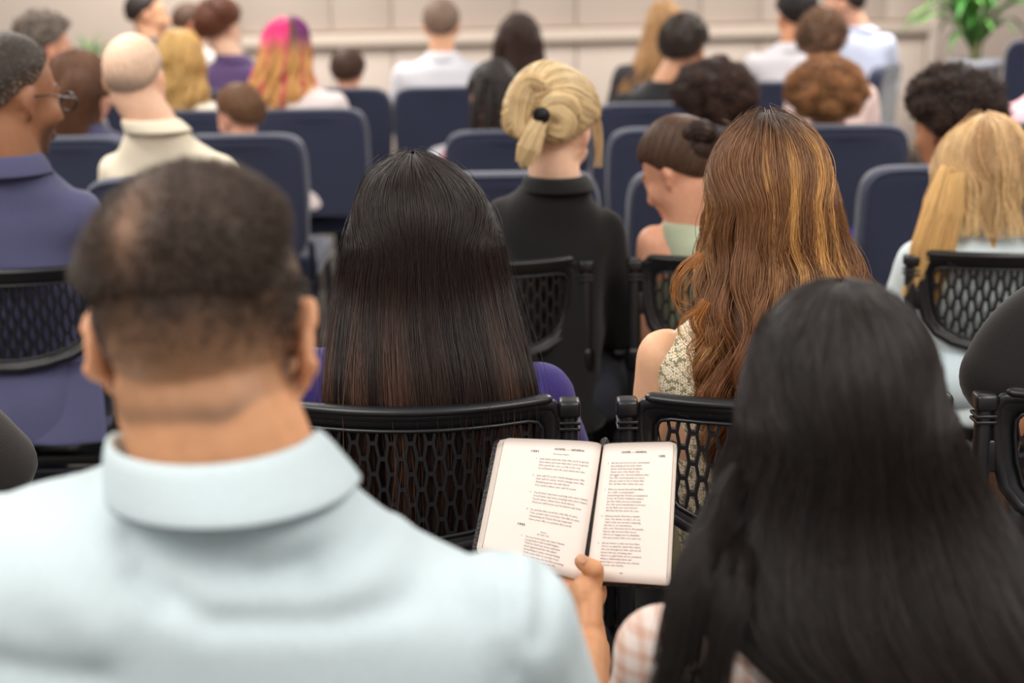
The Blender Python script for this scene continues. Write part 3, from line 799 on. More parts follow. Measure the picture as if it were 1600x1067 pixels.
for pts, A, sg in [([(190, 850), (300, 885), (400, 905), (470, 905)], -.006, .012), ([(400, 905), (520, 895), (640, 870), (720, 850)], -.004, .012), ([(210, 905), (330, 965), (520, 975), (640, 965)], -.004, .010),
                   ([(80, 800), (170, 850), (260, 930)], -.004, .014), ([(470, 800), (430, 860), (400, 900)], .004, .015), ([(570, 790), (500, 850), (420, 905)], .003, .012),
                   ([(790, 850), (785, 950), (800, 1080)], -.004, .008), ([(700, 800), (650, 870), (560, 930)], .003, .02), ([(0, 1030), (80, 1040), (160, 1045)], -.004, .012), ([(880, 900), (860, 960), (850, 1030)], -.004, .01),
                   ([(-50, 860), (60, 900), (160, 980)], .003, .02)]:
    man_folds.append((px_path(pts, YM-.15), A*1.5, sg*1.1))
def man_extra(root, C, Rm, s, N, S):
    # thumb nail
    c = at(909.0, 872.5, HY-.0105); d = at(905, 864, HY)-at(917, 884, HY); d /= np.linalg.norm(d)
    nrm = (CAM_LOC-c); nrm /= np.linalg.norm(nrm); nrm = nrm+np.array([.15, 0, .35]); nrm /= np.linalg.norm(nrm); x = np.cross(d, nrm); x /= np.linalg.norm(x); nrm = np.cross(x, d)
    v, f = ell((0, 0, 0), (.0062, .0075, .0016), None, 20, 10)
    obj('thumb_nail', (v @ np.stack([x, d, nrm], 1).T+c, f), mat('nail', (236, 186, 160), .25, .5), root)
sh_r = at(792, 958, 1.06); el_r = at(880, 1260, 1.19); wr_r = at(920, 1015, HY-.055)
sh_l = at(-120, 830, 1.08)
person('man with dark faded haircut and pale blue collared shirt holding an open book', (328, 540), YM, (208, 152, 112), (212, 232, 236), man_hair, yaw=9, pitch=17, roll=-3, s=1.05, sw=.23, sl='short',
       vox=.0032, shirt_vox=.0065, fade=man_fade, collar=(None, .046, .080, .014), arms={1: (sh_r, el_r, wr_r), -1: (sh_l, sh_l+[-.06, .08, -.27], sh_l+[.1, .32, -.3])}, hand={1: book_hand()},
       folds=man_folds, neck_r=.066, tx=.020, nz=.088, lean=.045, nk=1, girth=1.12, chest=1.05, wrinkle=.0016, detail=True, extra=man_extra,
       shirt_mat=mat('heather_shirt', (188, 202, 207), .85, .15, .07, 420, .25, 500, sheen=.1), trousers=(52, 56, 66))

# ---------------- the woman in the foreground right
def plaid_mat():
    m = mat('pink_plaid', (238, 214, 206), .85, .15, 0, 1, .2, 400); nt = m.node_tree; b = nt.nodes['Principled BSDF']
    tc = nt.nodes.new('ShaderNodeTexCoord'); prev = None
    for ax, sc in (('X', 55.0), ('Z', 55.0)):
        w = nt.nodes.new('ShaderNodeTexWave'); w.bands_direction = ax; w.inputs['Scale'].default_value = sc/6.28*2; w.inputs['Distortion'].default_value = .6; nt.links.new(tc.outputs['Object'], w.inputs[0])
        r = nt.nodes.new('ShaderNodeValToRGB'); r.color_ramp.elements[0].position = .55; r.color_ramp.elements[0].color = (1, 1, 1, 1); r.color_ramp.elements[1].position = .8; r.color_ramp.elements[1].color = (.90, .76, .70, 1)
        nt.links.new(w.outputs[0], r.inputs[0]); mx = nt.nodes.new('ShaderNodeMix'); mx.data_type = 'RGBA'; mx.blend_type = 'MULTIPLY'; mx.inputs[0].default_value = 1
        if prev is None: mx.inputs[6].default_value = (*lin((243, 226, 218)), 1)
        else: nt.links.new(prev, mx.inputs[6])
        nt.links.new(r.outputs[0], mx.inputs[7]); prev = mx.outputs[2]
    nt.links.new(prev, b.inputs['Base Color']); return m
YW = 1.27
def woman_fr(H, C, Rm, s):
    def cf(f, s_, rs): return np.tile(np.array(lin((36, 29, 27))), (len(f), 1))
    long_hair(H, [(446, 1311, 1313), (450, 1285, 1340), (462, 1250, 1376), (485, 1215, 1410), (530, 1180, 1443), (600, 1158, 1468), (680, 1142, 1500), (760, 1112, 1540), (850, 1085, 1582), (900, 1105, 1605), (940, 1150, 1630), (980, 1190, 1655), (1060, 1205, 1690), (1180, 1205, 1720)],
              YW, (36, 29, 27), seed=21, n=14000, back=(.120, .185), wyh=(.115, .055), r=.00035, clump=90, colf=cf, lay=.009, shrink=.55, frizz=.0007, fly=.01, capcol=np.array(lin((26, 21, 20))))
    for i, pts in enumerate([[(1190, 720), (1140, 830), (1104, 910), (1068, 990), (1022, 1110)], [(1200, 720), (1155, 830), (1122, 910), (1108, 990), (1085, 1120)],
                             [(1190, 700), (1136, 810), (1092, 880), (1078, 950), (1045, 1090)], [(1210, 740), (1175, 840), (1148, 920), (1128, 1000), (1108, 1120)], [(1185, 690), (1128, 790), (1090, 870), (1062, 940), (1040, 1040)]]):
        lock(H, px_path([(x, y, YW-(.00, .07, .13, .155, .17)[k]) for k, (x, y) in enumerate(pts)], 0), [.004, .014, .015, .012, .009], (36, 29, 27), n=380, r=.00032, seed=30+i, mesh=False, fray=.9, k=26)
sl_ = at(1035, 985, 1.25)
person('woman with long straight near-black hair and pale pink plaid shirt, nearest at the right', (1312, 665), YW, TAN, (240, 220, 212), woman_fr, pitch=18, s=.98, sw=.2, sl='long', vox=.008, shirt_vox=.008,
       shirt_mat=plaid_mat(), lean=.02, arms={-1: (sl_, sl_+[-.03, .10, -.25], sl_+[.08, .3, -.28])}, trousers=(40, 40, 50), collar=(None, .035, .066), nk=0, wrinkle=.004)

# ---------------- row B
YB = 2.08
def dark_long(H, C, Rm, s):
    def cf(f, s_, rs):
        a = np.array(lin((40, 30, 28))); b = np.array(lin((98, 70, 57))); w = ss(.30, .8, s_)*(.35+.65*wob(np.c_[f*38, f*0, s_*.5], 1, 4)).clip(0, 1.1); return a+(b-a)*w[:, None]
    long_hair(H, [(243, 654, 656), (247, 632, 680), (256, 605, 706), (275, 577, 735), (310, 556, 762), (360, 542, 780), (420, 530, 794), (480, 524, 808), (540, 522, 826), (590, 524, 834), (630, 530, 832), (680, 536, 826), (740, 545, 812), (790, 556, 800)],
              YB, (40, 30, 28), seed=5, n=17000, back=(.118, .165), wyh=(.112, .05), r=.00036, clump=130, colf=cf, lay=.010, shrink=.5, ragged=.10, frizz=.0008, fly=.02, part=-.01, edge_rag=.004, capcol=np.array(lin((24, 17, 16))))
shr = at(852, 606, 2.10)
person('woman with long straight dark brown hair and violet tee, behind the open book', (658, 392), YB, TAN, (60, 50, 116), dark_long, pitch=14, s=.95, sw=.2, sl='short', vox=.008, trousers=(30, 34, 60),
       arms={1: (shr, shr+[.05, .07, -.26], shr+[-.06, .28, -.28])}, lean=.02, wrinkle=.003)
def daisy_mat():
    m = mat('floral_fabric', (150, 142, 108), .85, .15, .05, 200, .2, 400); nt = m.node_tree; b = nt.nodes['Principled BSDF']; N_ = nt.nodes.new; Lk = nt.links.new
    tc = N_('ShaderNodeTexCoord'); sp = N_('ShaderNodeSeparateXYZ'); Lk(tc.outputs['Object'], sp.inputs[0]); cb = N_('ShaderNodeCombineXYZ'); Lk(sp.outputs[0], cb.inputs[0]); Lk(sp.outputs[2], cb.inputs[1])
    prev = None
    for sc, seed in ((85, 0.0), (120, 7.3)):
        mp = N_('ShaderNodeMapping'); mp.inputs['Location'].default_value = (seed, seed*.7, 0); mp.inputs['Scale'].default_value = (sc,)*3; Lk(cb.outputs[0], mp.inputs[0])
        v = N_('ShaderNodeTexVoronoi'); v.voronoi_dimensions = '2D'; v.inputs['Scale'].default_value = 1.0; v.inputs['Randomness'].default_value = .8; Lk(mp.outputs[0], v.inputs['Vector'])
        df = N_('ShaderNodeVectorMath'); df.operation = 'SUBTRACT'; Lk(mp.outputs[0], df.inputs[0]); Lk(v.outputs['Position'], df.inputs[1]); s2 = N_('ShaderNodeSeparateXYZ'); Lk(df.outputs[0], s2.inputs[0])
        at2 = N_('ShaderNodeMath'); at2.operation = 'ARCTAN2'; Lk(s2.outputs[1], at2.inputs[0]); Lk(s2.outputs[0], at2.inputs[1])
        mu = N_('ShaderNodeMath'); mu.operation = 'MULTIPLY'; mu.inputs[1].default_value = 6; Lk(at2.outputs[0], mu.inputs[0]); co = N_('ShaderNodeMath'); co.operation = 'COSINE'; Lk(mu.outputs[0], co.inputs[0])
        ma = N_('ShaderNodeMath'); ma.operation = 'MULTIPLY_ADD'; ma.inputs[1].default_value = .16; ma.inputs[2].default_value = .33; Lk(co.outputs[0], ma.inputs[0])
        lt = N_('ShaderNodeMath'); lt.operation = 'LESS_THAN'; Lk(v.outputs['Distance'], lt.inputs[0]); Lk(ma.outputs[0], lt.inputs[1])
        mx = N_('ShaderNodeMix'); mx.data_type = 'RGBA'; Lk(lt.outputs[0], mx.inputs[0]); mx.inputs[6].default_value = (*lin((148, 140, 108)), 1); mx.inputs[7].default_value = (*lin((250, 240, 218)), 1)
        if prev is not None: Lk(prev, mx.inputs[6])
        l2 = N_('ShaderNodeMath'); l2.operation = 'LESS_THAN'; l2.inputs[1].default_value = .13; Lk(v.outputs['Distance'], l2.inputs[0])
        m2 = N_('ShaderNodeMix'); m2.data_type = 'RGBA'; Lk(l2.outputs[0], m2.inputs[0]); Lk(mx.outputs[2], m2.inputs[6]); m2.inputs[7].default_value = (*lin((214, 160, 60)), 1); prev = m2.outputs[2]
    Lk(prev, b.inputs['Base Color']); return m
def auburn(H, C, Rm, s):
    def cf(f, s_, rs):
        root_ = np.array(lin((62, 42, 30))); mid = np.array(lin((128, 88, 58))); red = np.array(lin((126, 76, 46))); gold = np.array(lin((226, 172, 102)))
        w = (.5+.6*wob(np.c_[f*26, f*0, s_*.2], 1, 9)); hi = ss(.60, 1.2, w+.25*rs.uniform(-1, 1, len(f))); hi = np.maximum(hi, .9*np.exp(-((f-.045)/.03)**2)*ss(.05, .2, s_)*ss(.8, .3, s_))
        c = root_+(mid-root_)*ss(.02, .16, s_+.06*np.abs(f))[:, None]; c = c+(red-c)*ss(.4, .9, s_)[:, None]; return c+(gold-c)*(hi*ss(.05, .16, s_)*.8)[:, None]
    long_hair(H, [(181, 1197, 1199), (185, 1178, 1220), (196, 1156, 1248), (220, 1133, 1276), (260, 1116, 1296), (310, 1106, 1308), (370, 1096, 1320), (410, 1092, 1334), (440, 1090, 1340), (480, 1092, 1322), (530, 1090, 1300), (580, 1092, 1290), (625, 1098, 1280), (668, 1104, 1270), (710, 1120, 1262)],
              YB+.06, (150, 92, 48), seed=8, n=15000, back=(.118, .165), wyh=(.112, .055), r=.00040, k=34, clump=46, colf=cf, wave=(.018, 50), lay=.014, shrink=.75, ragged=.12, frizz=.0011, fly=.07, capcol=np.array(lin((70, 42, 24))))
    for i, pts in enumerate([[(1098, 400), (1078, 425), (1062, 450), (1066, 480), (1085, 495)], [(1095, 395), (1070, 420), (1058, 445), (1062, 468), (1080, 476)], [(1100, 480), (1075, 500), (1068, 520), (1090, 545)], [(1105, 520), (1085, 545), (1088, 570), (1075, 590)], [(1110, 560), (1098, 590), (1105, 615), (1098, 645)],
                             [(1125, 540), (1112, 580), (1122, 610), (1108, 650)], [(1105, 470), (1090, 500), (1100, 530), (1095, 570)], [(1118, 570), (1120, 605), (1130, 630), (1118, 655)]]):
        lock(H, px_path(pts, YB-.06), [.004, .011, .010, .005] if i < 4 else [.008, .012, .010, .004], (172, 112, 58), n=26 if i < 4 else 130, r=.00025, seed=50+i, mesh=False, fray=1.2, k=18, var=.4)
shl = at(1034, 552, 2.12)
root, C, Rm, N, S = person('woman with long wavy auburn hair and sleeveless floral dress', (1200, 330), YB+.06, (238, 186, 148), (150, 142, 108), auburn, pitch=12, s=1.0, sw=.165, sl='none', vox=.007, shirt_mat=daisy_mat(),
       arms={-1: (shl, shl+[-.02, .03, -.26], shl+[.1, .22, -.30])}, shirt_name='dress', narrow=1.08, trousers=(150, 142, 108), lean=.02, sh_drop=.085)
a = at(1602, 520, 2.05)
person('person in black short-sleeved tee, one arm in view at the frame edge', (1775, 330), YB, (214, 150, 110), (30, 27, 27), lambda H, C, Rm, s: short_hair(H, C, Rm, s, (40, 30, 26), n=800, seed=2), s=1.0, sw=.2, sl='none', vox=.008,
       arms={-1: (a, at(1556, 690, 2.02), at(1545, 860, 2.25))}, trousers=(40, 40, 50), legs=True, tx=.0, shirt_vox=.008, girth=.95,
       extra=lambda root, C, Rm, s, N, S: obj('sleeve', cage(mesh_of(*tube(resample(px_path([(1650, 478, 2.06), (1610, 510, 2.05), (1583, 545, 2.04), (1562, 590, 2.03)], 0), 10), np.linspace(.052, .062, 10), 20, flat=.95)), [('SUBSURF', dict(levels=1))]), cloth((30, 27, 27)), root))
a = at(-60, 640, 1.80)
person('person in charcoal sleeves, only an elbow in view at the left frame edge', (-250, 370), 1.85, OLIVE, (60, 56, 54), lambda H, C, Rm, s: short_hair(H, C, Rm, s, (40, 30, 26), n=800, seed=2), s=1.0, sw=.2, vox=.010,
       arms={1: (a, at(2, 722, 1.85), at(-60, 760, 2.1))}, girth=1.05)
#ROWB_END

# ---------------- row C
YC = 3.06
def suit_extra(root, C, Rm, s, N, S):
    e = lambda p: C+Rm @ (np.array(p)*s)
    obj('glasses', merge([tube([e((.080, -.02, .008)), e((.081, .03, .014)), e((.072, .10, .012))], .0018, 6), tube([e((-.080, -.02, .008)), e((-.081, .03, .014)), e((-.072, .10, .012))], .0018, 6)]+
        [tube([e((sx*.037+.026*math.cos(a), .108, .004+.019*math.sin(a))) for a in np.linspace(0, 2*PI, 20)[:-1]], .0022, 6, closed=True, up=(1, 0, 0)) for sx in (-1, 1)]+[tube([e((-.012, .111, .008)), e((.012, .111, .008))], .002, 6)]), mat('glasses_frame', (24, 22, 24), .3, .5), root)
    t = px_path([(-60, 560), (160, 565)], YC-.10); b = px_path([(-60, 690), (170, 695)], YC-.17)
    V = np.array([t[0], t[1], b[1], b[0]]); n = 12; G = []
    for i in range(n):
        for j in range(n):
            u, v = j/(n-1), i/(n-1); p = (t[0]*(1-u)+t[1]*u)*(1-v)+(b[0]*(1-u)+b[1]*u)*v; p = p+np.array([0, .008*math.sin(u*9)*v, .006*math.sin(u*7)*v]); G.append(p)
    F_ = [(i*n+j, i*n+j+1, (i+1)*n+j+1, (i+1)*n+j) for i in range(n-1) for j in range(n-1)]
    obj('jacket_tail', cage(mesh_of(G, F_), [('SOLIDIFY', dict(thickness=.006)), ('SUBSURF', dict(levels=1))]), cloth((86, 86, 118)), root)
shr = at(128, 320, YC); shl = at(-150, 310, YC)
person('man in navy suit jacket and dark glasses at the left edge', (18, 156), YC, (158, 108, 78), (86, 86, 118), lambda H, C, Rm, s: short_hair(H, C, Rm, s, (70, 58, 52), t=.006, L=.008, n=5000, seed=5, r=.0005, k=3, soft=.6, edge=(120, 86, 66), gray=((170, 160, 150), .2)), yaw=38, pitch=8, s=1.06, sw=.21,
       vox=.009, shirt_vox=.009, collar=(None, .03, .072), arms={1: (shr, shr+[.05, .05, -.27], shr+[.0, .3, -.3]), -1: (shl, shl+[-.04, .05, -.27], shl+[.1, .3, -.3])}, extra=suit_extra, neck_r=.062, nk=1, shirt_name='jacket', tx=-.01, beard=(60, 45, 40), wrinkle=.0035)
BLO = (234, 208, 162)
def blonde_bun(H, C, Rm, s):
    swept_hair(H, C, Rm, s, (-.30, -.95, .02), BLO, n=5000, t=.018, bulge=.022, seed=7, r=.00055, k=14, alt=((150, 116, 76), .22), colvar=.3)
    Y = YC-.13
    lock(H, px_path([(846, 182), (838, 200), (828, 228), (818, 256)], Y-.02), [.014, .020, .022, .012], BLO, n=700, r=.0006, seed=1, fray=.5, twist=.6)
    lock(H, px_path([(838, 188), (822, 205), (812, 190), (815, 150), (828, 128), (850, 135)], Y+.005), [.010, .018, .020, .024, .018, .010], BLO, n=700, r=.0006, seed=2)
    lock(H, px_path([(846, 182), (868, 172), (886, 186), (880, 205), (856, 200)], Y), [.010, .018, .018, .016, .010], BLO, n=500, r=.0006, seed=3)
    lock(H, px_path([(848, 176), (862, 158), (890, 160), (905, 180)], Y), [.008, .014, .014, .006], BLO, n=400, r=.0006, seed=6)
    for i in range(5): lock(H, px_path([(918+i*2, 160), (926+i*3, 195), (932+i*2, 235), (928+i*3, 262)], YC+.02), [.002, .003, .003, .001], BLO, n=14, r=.0004, seed=10+i, mesh=False, fray=1)
def tie_extra(root, C, Rm, s, N, S):
    p = px_path([(840, 176), (850, 184)], YC-.165)
    obj('hair_tie', merge([ell(at(846, 180, YC-.165), (.012, .012, .012)), ell(at(841, 174, YC-.165), (.009, .009, .008)), tube([at(846, 181, YC-.165)+np.array([.013*math.cos(a), .004, .013*math.sin(a)]) for a in np.linspace(0, 2*PI, 12)[:-1]], .005, 8, closed=True)]), mat('hair_tie', (16, 16, 20), .6), root)
shl = at(782, 330, YC); shr = at(948, 345, YC)
person('woman with blonde hair twisted up with black tie, black blazer', (868, 210), YC, LIGHT, (28, 27, 28), blonde_bun, yaw=22, pitch=20, roll=6, s=.96, sw=.16, vox=.009, extra=tie_extra,
       arms={1: (shr, shr+[.03, .04, -.26], shr+[-.1, .26, -.28]), -1: (shl, shl+[-.03, .04, -.26], shl+[.1, .26, -.28])}, shirt_name='blazer', collar=(None, .022, .068), nz=.097, lean=.03, nk=1, wrinkle=.003)
def bun_girl(H, C, Rm, s):
    B = (88, 64, 50)
    swept_hair(H, C, Rm, s, (.45, -.55, .75), B, n=4500, t=.010, bulge=.004, seed=9, r=.0006, line=-.22)
    p = at(1094, 222, YC-.05)
    for i in range(3):
        aa = np.linspace(0, 2*PI, 14)+i*2.1; rr = .026-.005*i
        lock(H, [p+np.array([rr*math.cos(a), .01*math.sin(a*2+i)-.006*i, rr*math.sin(a)+.004]) for a in aa], [.016, .018, .016], (62, 45, 38), n=350, r=.0006, seed=20+i, fray=.2, k=28)
    for i, pts in enumerate([[(1075, 300), (1090, 320), (1082, 345)], [(1090, 225), (1070, 200), (1085, 188)], [(1120, 215), (1140, 195), (1128, 188)]]):
        lock(H, px_path(pts, YC-.04), [.003, .004, .002], B, n=30, r=.0005, seed=30+i, mesh=False, fray=1)
shl = at(1019, 375, YC+.01)
person('girl with brown hair bun, face turned left, sage sleeveless top', (1062, 270), YC, ROSY, (176, 184, 158), bun_girl, yaw=-52, pitch=30, s=.86, sw=.125, sl='none', vox=.008,
       arms={-1: (shl, shl+[-.01, .05, -.22], shl+[.1, .2, -.22])}, tx=.02, lean=.0, sh_drop=.05, nz=.135)
def blonde_girl(H, C, Rm, s):
    def cf(f, s_, rs):
        a = np.array(lin((186, 148, 106))); b = np.array(lin((240, 208, 156))); w = np.clip(.45+.5*wob(np.c_[f*22, f*0, f*0], 1, 3), 0, 1); return a+(b-a)*np.clip(w*.6+ss(.3, .9, s_)*.6, 0, 1)[:, None]
    long_hair(H, [(189, 1538, 1542), (192, 1520, 1562), (202, 1494, 1590), (225, 1472, 1612), (260, 1460, 1628), (300, 1450, 1640), (335, 1446, 1652), (356, 1446, 1656)], YC, (220, 180, 124), seed=31, n=6500, back=(.118, .15), wyh=(.11, .06), r=.0006, k=20,
              clump=60, colf=cf, wave=(.004, 60), lay=.010, ragged=.2, shrink=.6, capcol=np.array(lin((176, 140, 96))), edge_rag=.012)
    for i, pts in enumerate([[(1478, 270), (1450, 370), (1435, 420), (1412, 462)], [(1490, 270), (1465, 380), (1450, 425), (1440, 455)], [(1500, 270), (1480, 380), (1468, 430), (1462, 470)], [(1478, 260), (1445, 360), (1432, 400), (1425, 440)], [(1545, 350), (1552, 375), (1548, 400)], [(1488, 275), (1458, 380), (1452, 420), (1430, 450)]]):
        lock(H, px_path(pts, YC-.10), [.010, .020, .015, .004] if i != 4 else [.008, .006, .002], (238, 198, 136), n=420 if i != 4 else 70, r=.0006, seed=40+i, fray=.8, mesh=False)
person('girl with long blonde hair and pale blue dress at the right', (1542, 272), YC, LIGHT, (224, 238, 242), blonde_girl, yaw=12, pitch=10, s=.92, sw=.15, vox=.010, sl='short', shirt_name='dress', trousers=(214, 232, 240),
       extra=lambda root, C, Rm, s, N, S: obj('skirt', remesh([ell(at(1500, 585, YC-.06), (.16, .12, .085)), ell(at(1600, 590, YC-.04), (.18, .14, .085)), ell(at(1550, 560, YC+.0), (.16, .12, .1))], .012, 6), cloth((214, 232, 240)), root))

# ---------------- the padded-chair rows
YR1, YR2, YR3, YR4 = 4.08, 5.12, 6.02, 7.02
def sh(col, **kw): return lambda H, C, Rm, s: short_hair(H, C, Rm, s, col, **kw)
def bald(H, C, Rm, s): short_hair(H, C, Rm, s, (190, 170, 150), t=.0012, L=.002, n=200, seed=3, line=.0, r=.0002, capcol=np.array(lin((226, 190, 164))), k=2, mot=.02, soft=.8, edge=(170, 146, 128))
def bfade(c, L, D, near, sk): return c
shr = at(350, 258, YR1); shl = at(175, 255, YR1)
person('bald man in cream jacket', (212, 128), YR1, (236, 190, 160), (226, 214, 192), bald, yaw=6, pitch=8, s=1.04, sw=.17, vox=.010, collar=(None, .03, .075), tx=.05, nk=1, neck_r=.062, shirt_name='jacket', wrinkle=.004,
       arms={1: (shr, shr+[.04, .05, -.27], shr+[-.14, .24, -.3]), -1: (shl, shl+[-.04, .05, -.27], shl+[.12, .24, -.3])}, nz=.112)
person('person with short dark curls, head turned left, at the right', (1482, 205), YR1, (176, 120, 88), (80, 70, 90), sh((50, 34, 28), t=.040, L=.03, n=9000, seed=12, curl=.006, lump=.009, r=.0017, wide=(1.05, 1.0, 1.0), k=9, spread=1.0, capcol=np.array(lin((30, 20, 17)))), yaw=-35, pitch=10, s=1.0, sw=.16)
#R1_END
def lh(rows, Y, col, **kw): return lambda H, C, Rm, s: long_hair(H, rows, Y, col, **dict(dict(n=2500, r=.0010, k=14, lay=.012, frizz=.0015, clump=40), **kw))
person('woman with straight brown shoulder-length hair looking right, left side', (128, 140), YR2, ROSY, (60, 58, 84), lh([(90, 124, 126), (94, 110, 142), (105, 97, 154), (125, 90, 160), (155, 86, 160), (185, 82, 158), (210, 80, 158), (232, 78, 158)], YR2, (98, 66, 48), seed=61, back=(.118, .12), face=1.1), yaw=62, pitch=10, s=1.0, sw=.16)
person('small boy with brown hair and bright blue collar, face turned left', (373, 186), YR2, ROSY, (40, 70, 190), sh((112, 78, 54), t=.016, L=.02, n=2500, seed=13, r=.0009), yaw=-50, pitch=12, s=.86, sw=.125, collar=((40, 70, 200), .03, .068))
def braids(H, C, Rm, s):
    short_hair(H, C, Rm, s, (40, 30, 28), t=.016, L=.012, n=1500, seed=14, r=.0008, lump=.003)
    rs = np.random.RandomState(3)
    for i in range(22):
        x = 738+(i % 11)*6.2+rs.uniform(-2, 2); y0 = 128+rs.uniform(-8, 10); y1 = 262+rs.uniform(-22, 8); dy = -.115-.02*(i // 11)
        P = resample(px_path([(771+(x-771)*.75, y0, YR2+dy+.03), (x, y0+35, YR2+dy), (x-1, (y0+y1)/2+20, YR2+dy-.015), (x+rs.uniform(-4, 4), y1, YR2+dy)], 0), 26)
        rad = .0072*(1+.28*np.sin(np.arange(26)*2.1)); rad[-1] = .003
        H.add(tube(P, rad, 7), np.array(lin((34, 25, 23))))
person('woman with long dark braids and pink plaid shirt', (771, 158), YR2, (190, 130, 96), (190, 110, 122), braids, yaw=-15, pitch=12, s=1.0, sw=.16, shirt_mat=mat('rose_plaid', (186, 104, 118), .85, .15, .25, 60, .2, 300))
person('child with wide dark afro hair', (1112, 172), YR2, (170, 108, 78), (60, 66, 92), sh((58, 38, 30), t=.055, L=.035, n=9000, seed=15, curl=.008, lump=.009, r=.0017, wide=(1.10, 1.0, .92), k=9, spread=1.1, capcol=np.array(lin((36, 24, 19)))), yaw=-20, pitch=8, s=.96, sw=.15)
person('child with copper curly hair and violet blue top', (1290, 165), YR2, ROSY, (66, 62, 150), sh((138, 96, 62), t=.048, L=.032, n=9000, seed=16, curl=.008, lump=.009, r=.0017, wide=(1.06, 1.0, .92), k=9, spread=1.1, capcol=np.array(lin((100, 66, 42)))), yaw=10, pitch=8, s=.96, sw=.16, tx=.04)
person('person in pink shirt, only the shoulder in view at the right edge', (1640, 92), YR2, LIGHT, (240, 190, 200), sh((90, 64, 48), n=1200, seed=17, r=.001), s=.98, sw=.19)
person('older woman with grey-brown curls facing right', (74, 78), YR3, ROSY, (70, 62, 70), sh((112, 98, 88), t=.024, L=.024, n=3000, seed=18, curl=.006, lump=.005, r=.0011, k=8, gray=((170, 160, 150), .25)), yaw=58, pitch=8, sw=.16)
person('woman with blonde waves and cream top', (284, 100), YR3, LIGHT, (236, 226, 210), lh([(48, 282, 284), (52, 266, 300), (63, 255, 312), (85, 250, 318), (115, 248, 322), (145, 250, 326), (172, 254, 324), (190, 258, 318)], YR3, (206, 168, 106), seed=62, wave=(.012, 50), back=(.118, .13), ragged=.15), yaw=15, pitch=8, sw=.16)
def pink_col(f, s_, rs):
    pk = np.array(lin((226, 60, 130))); pu = np.array(lin((120, 34, 110))); bl = np.array(lin((228, 178, 112))); br = np.array(lin((110, 78, 70)))
    top = ss(.42, .22, s_); c = np.where((f < .1)[:, None], pk, np.where((f < .22)[:, None], br, pu)); c = np.where(((f < -.45) & (s_ > .1))[:, None], pk, c)
    c2 = np.where((np.sin(f*17) > .86)[:, None], np.array(lin((224, 110, 110))), bl); return c*top[:, None]+c2*(1-top[:, None])
person('woman with pink and purple hair fading to blonde waves, white top', (448, 84), YR3, LIGHT, (224, 212, 210), lh([(28, 447, 449), (32, 430, 466), (43, 416, 480), (65, 410, 486), (90, 403, 487), (120, 396, 490), (150, 388, 496), (175, 384, 500), (190, 386, 500)], YR3, (224, 176, 110), seed=63, wave=(.010, 50), colf=pink_col, back=(.118, .13), ragged=.12, n=4000, capcol=np.array(lin((160, 100, 80)))), yaw=20, pitch=8, sw=.18, tx=.03)
person('short dark-haired man in black shirt with one ear showing', (1070, 80), YR3, (214, 160, 126), (34, 34, 36), sh((58, 46, 40), t=.018, L=.02, n=3500, seed=19, r=.0010, lump=.003), yaw=28, pitch=8, s=1.05, sw=.18, tx=-.08)
person('person with short wavy brown hair beside the man in light blue', (1284, 72), YR3, LIGHT, (240, 214, 208), sh((122, 92, 72), t=.022, L=.024, n=3500, seed=20, curl=.004, lump=.004, r=.0010), yaw=18, pitch=6, s=.98, sw=.15, tx=.05)
person('young man with thick reddish brown hair and purple shirt', (346, 48), YR4, LIGHT, (98, 78, 120), sh((112, 66, 46), t=.026, L=.024, n=3500, seed=21, lump=.004, r=.0011), yaw=35, pitch=6, s=1.03, sw=.15, collar=(None, .03, .07), tx=.05)
person('small child with round dark brown hair', (544, 116), YR4, ROSY, (66, 76, 110), sh((82, 58, 46), t=.018, L=.018, n=2500, seed=22, r=.0011), s=.88, sw=.12, pitch=6)
def halfbald(H, C, Rm, s):
    rs = np.random.RandomState(6); short_hair(H, C, Rm, s, (128, 108, 96), t=.006, L=.010, n=2500, seed=23, r=.0010, line=.0, capcol=np.array(lin((140, 116, 100))))
    v, f = ell((0, .012, .066), (.066, .080, .068), None, 28, 16); H.add(((v*s) @ Rm.T+C, f), np.array(lin((228, 180, 144))))
person('balding man in crisp white shirt', (690, 44), YR4, (232, 180, 146), (226, 226, 234), halfbald, pitch=6, s=1.05, sw=.20, collar=(None, .03, .070), nk=1, nz=.122, wrinkle=.002)
person('woman with long straight dark hair in the farthest row', (810, 66), YR4, ROSY, (50, 44, 46), lh([(21, 809, 811), (25, 796, 825), (35, 783, 838), (55, 774, 846), (85, 770, 850), (115, 769, 852), (150, 770, 850), (180, 772, 846)], YR4, (66, 48, 42), seed=64, back=(.118, .13), clump=25), pitch=6, sw=.15)
person('woman with long light brown hair and a black top', (1038, 48), YR4, LIGHT, (60, 56, 60), lh([(0, 1037, 1039), (5, 1022, 1054), (18, 1012, 1064), (45, 1006, 1070), (75, 998, 1070), (105, 984, 1066), (135, 968, 1058), (155, 966, 1048)], YR4, (196, 154, 108), seed=65, back=(.118, .13), wave=(.006, 40)), pitch=6, sw=.17, tx=-.04)
person('black-haired man in white dress shirt', (1243, 28), YR4, (214, 152, 116), (226, 224, 230), sh((40, 34, 32), t=.014, L=.014, n=3000, seed=24, r=.0010), yaw=-12, pitch=6, s=1.08, sw=.19, collar=(None, .03, .070), nk=1, tx=-.02, wrinkle=.002)
person('man in light blue shirt seated sideways by the rail', (1316, 8), 8.0, (230, 176, 150), (206, 214, 238), sh((52, 42, 40), t=.010, L=.010, n=1500, seed=25, r=.0012), yaw=-70, pitch=8, s=1.06, sw=.16, tx=.10, collar=(None, .03, .07), lean=.0, nk=1)
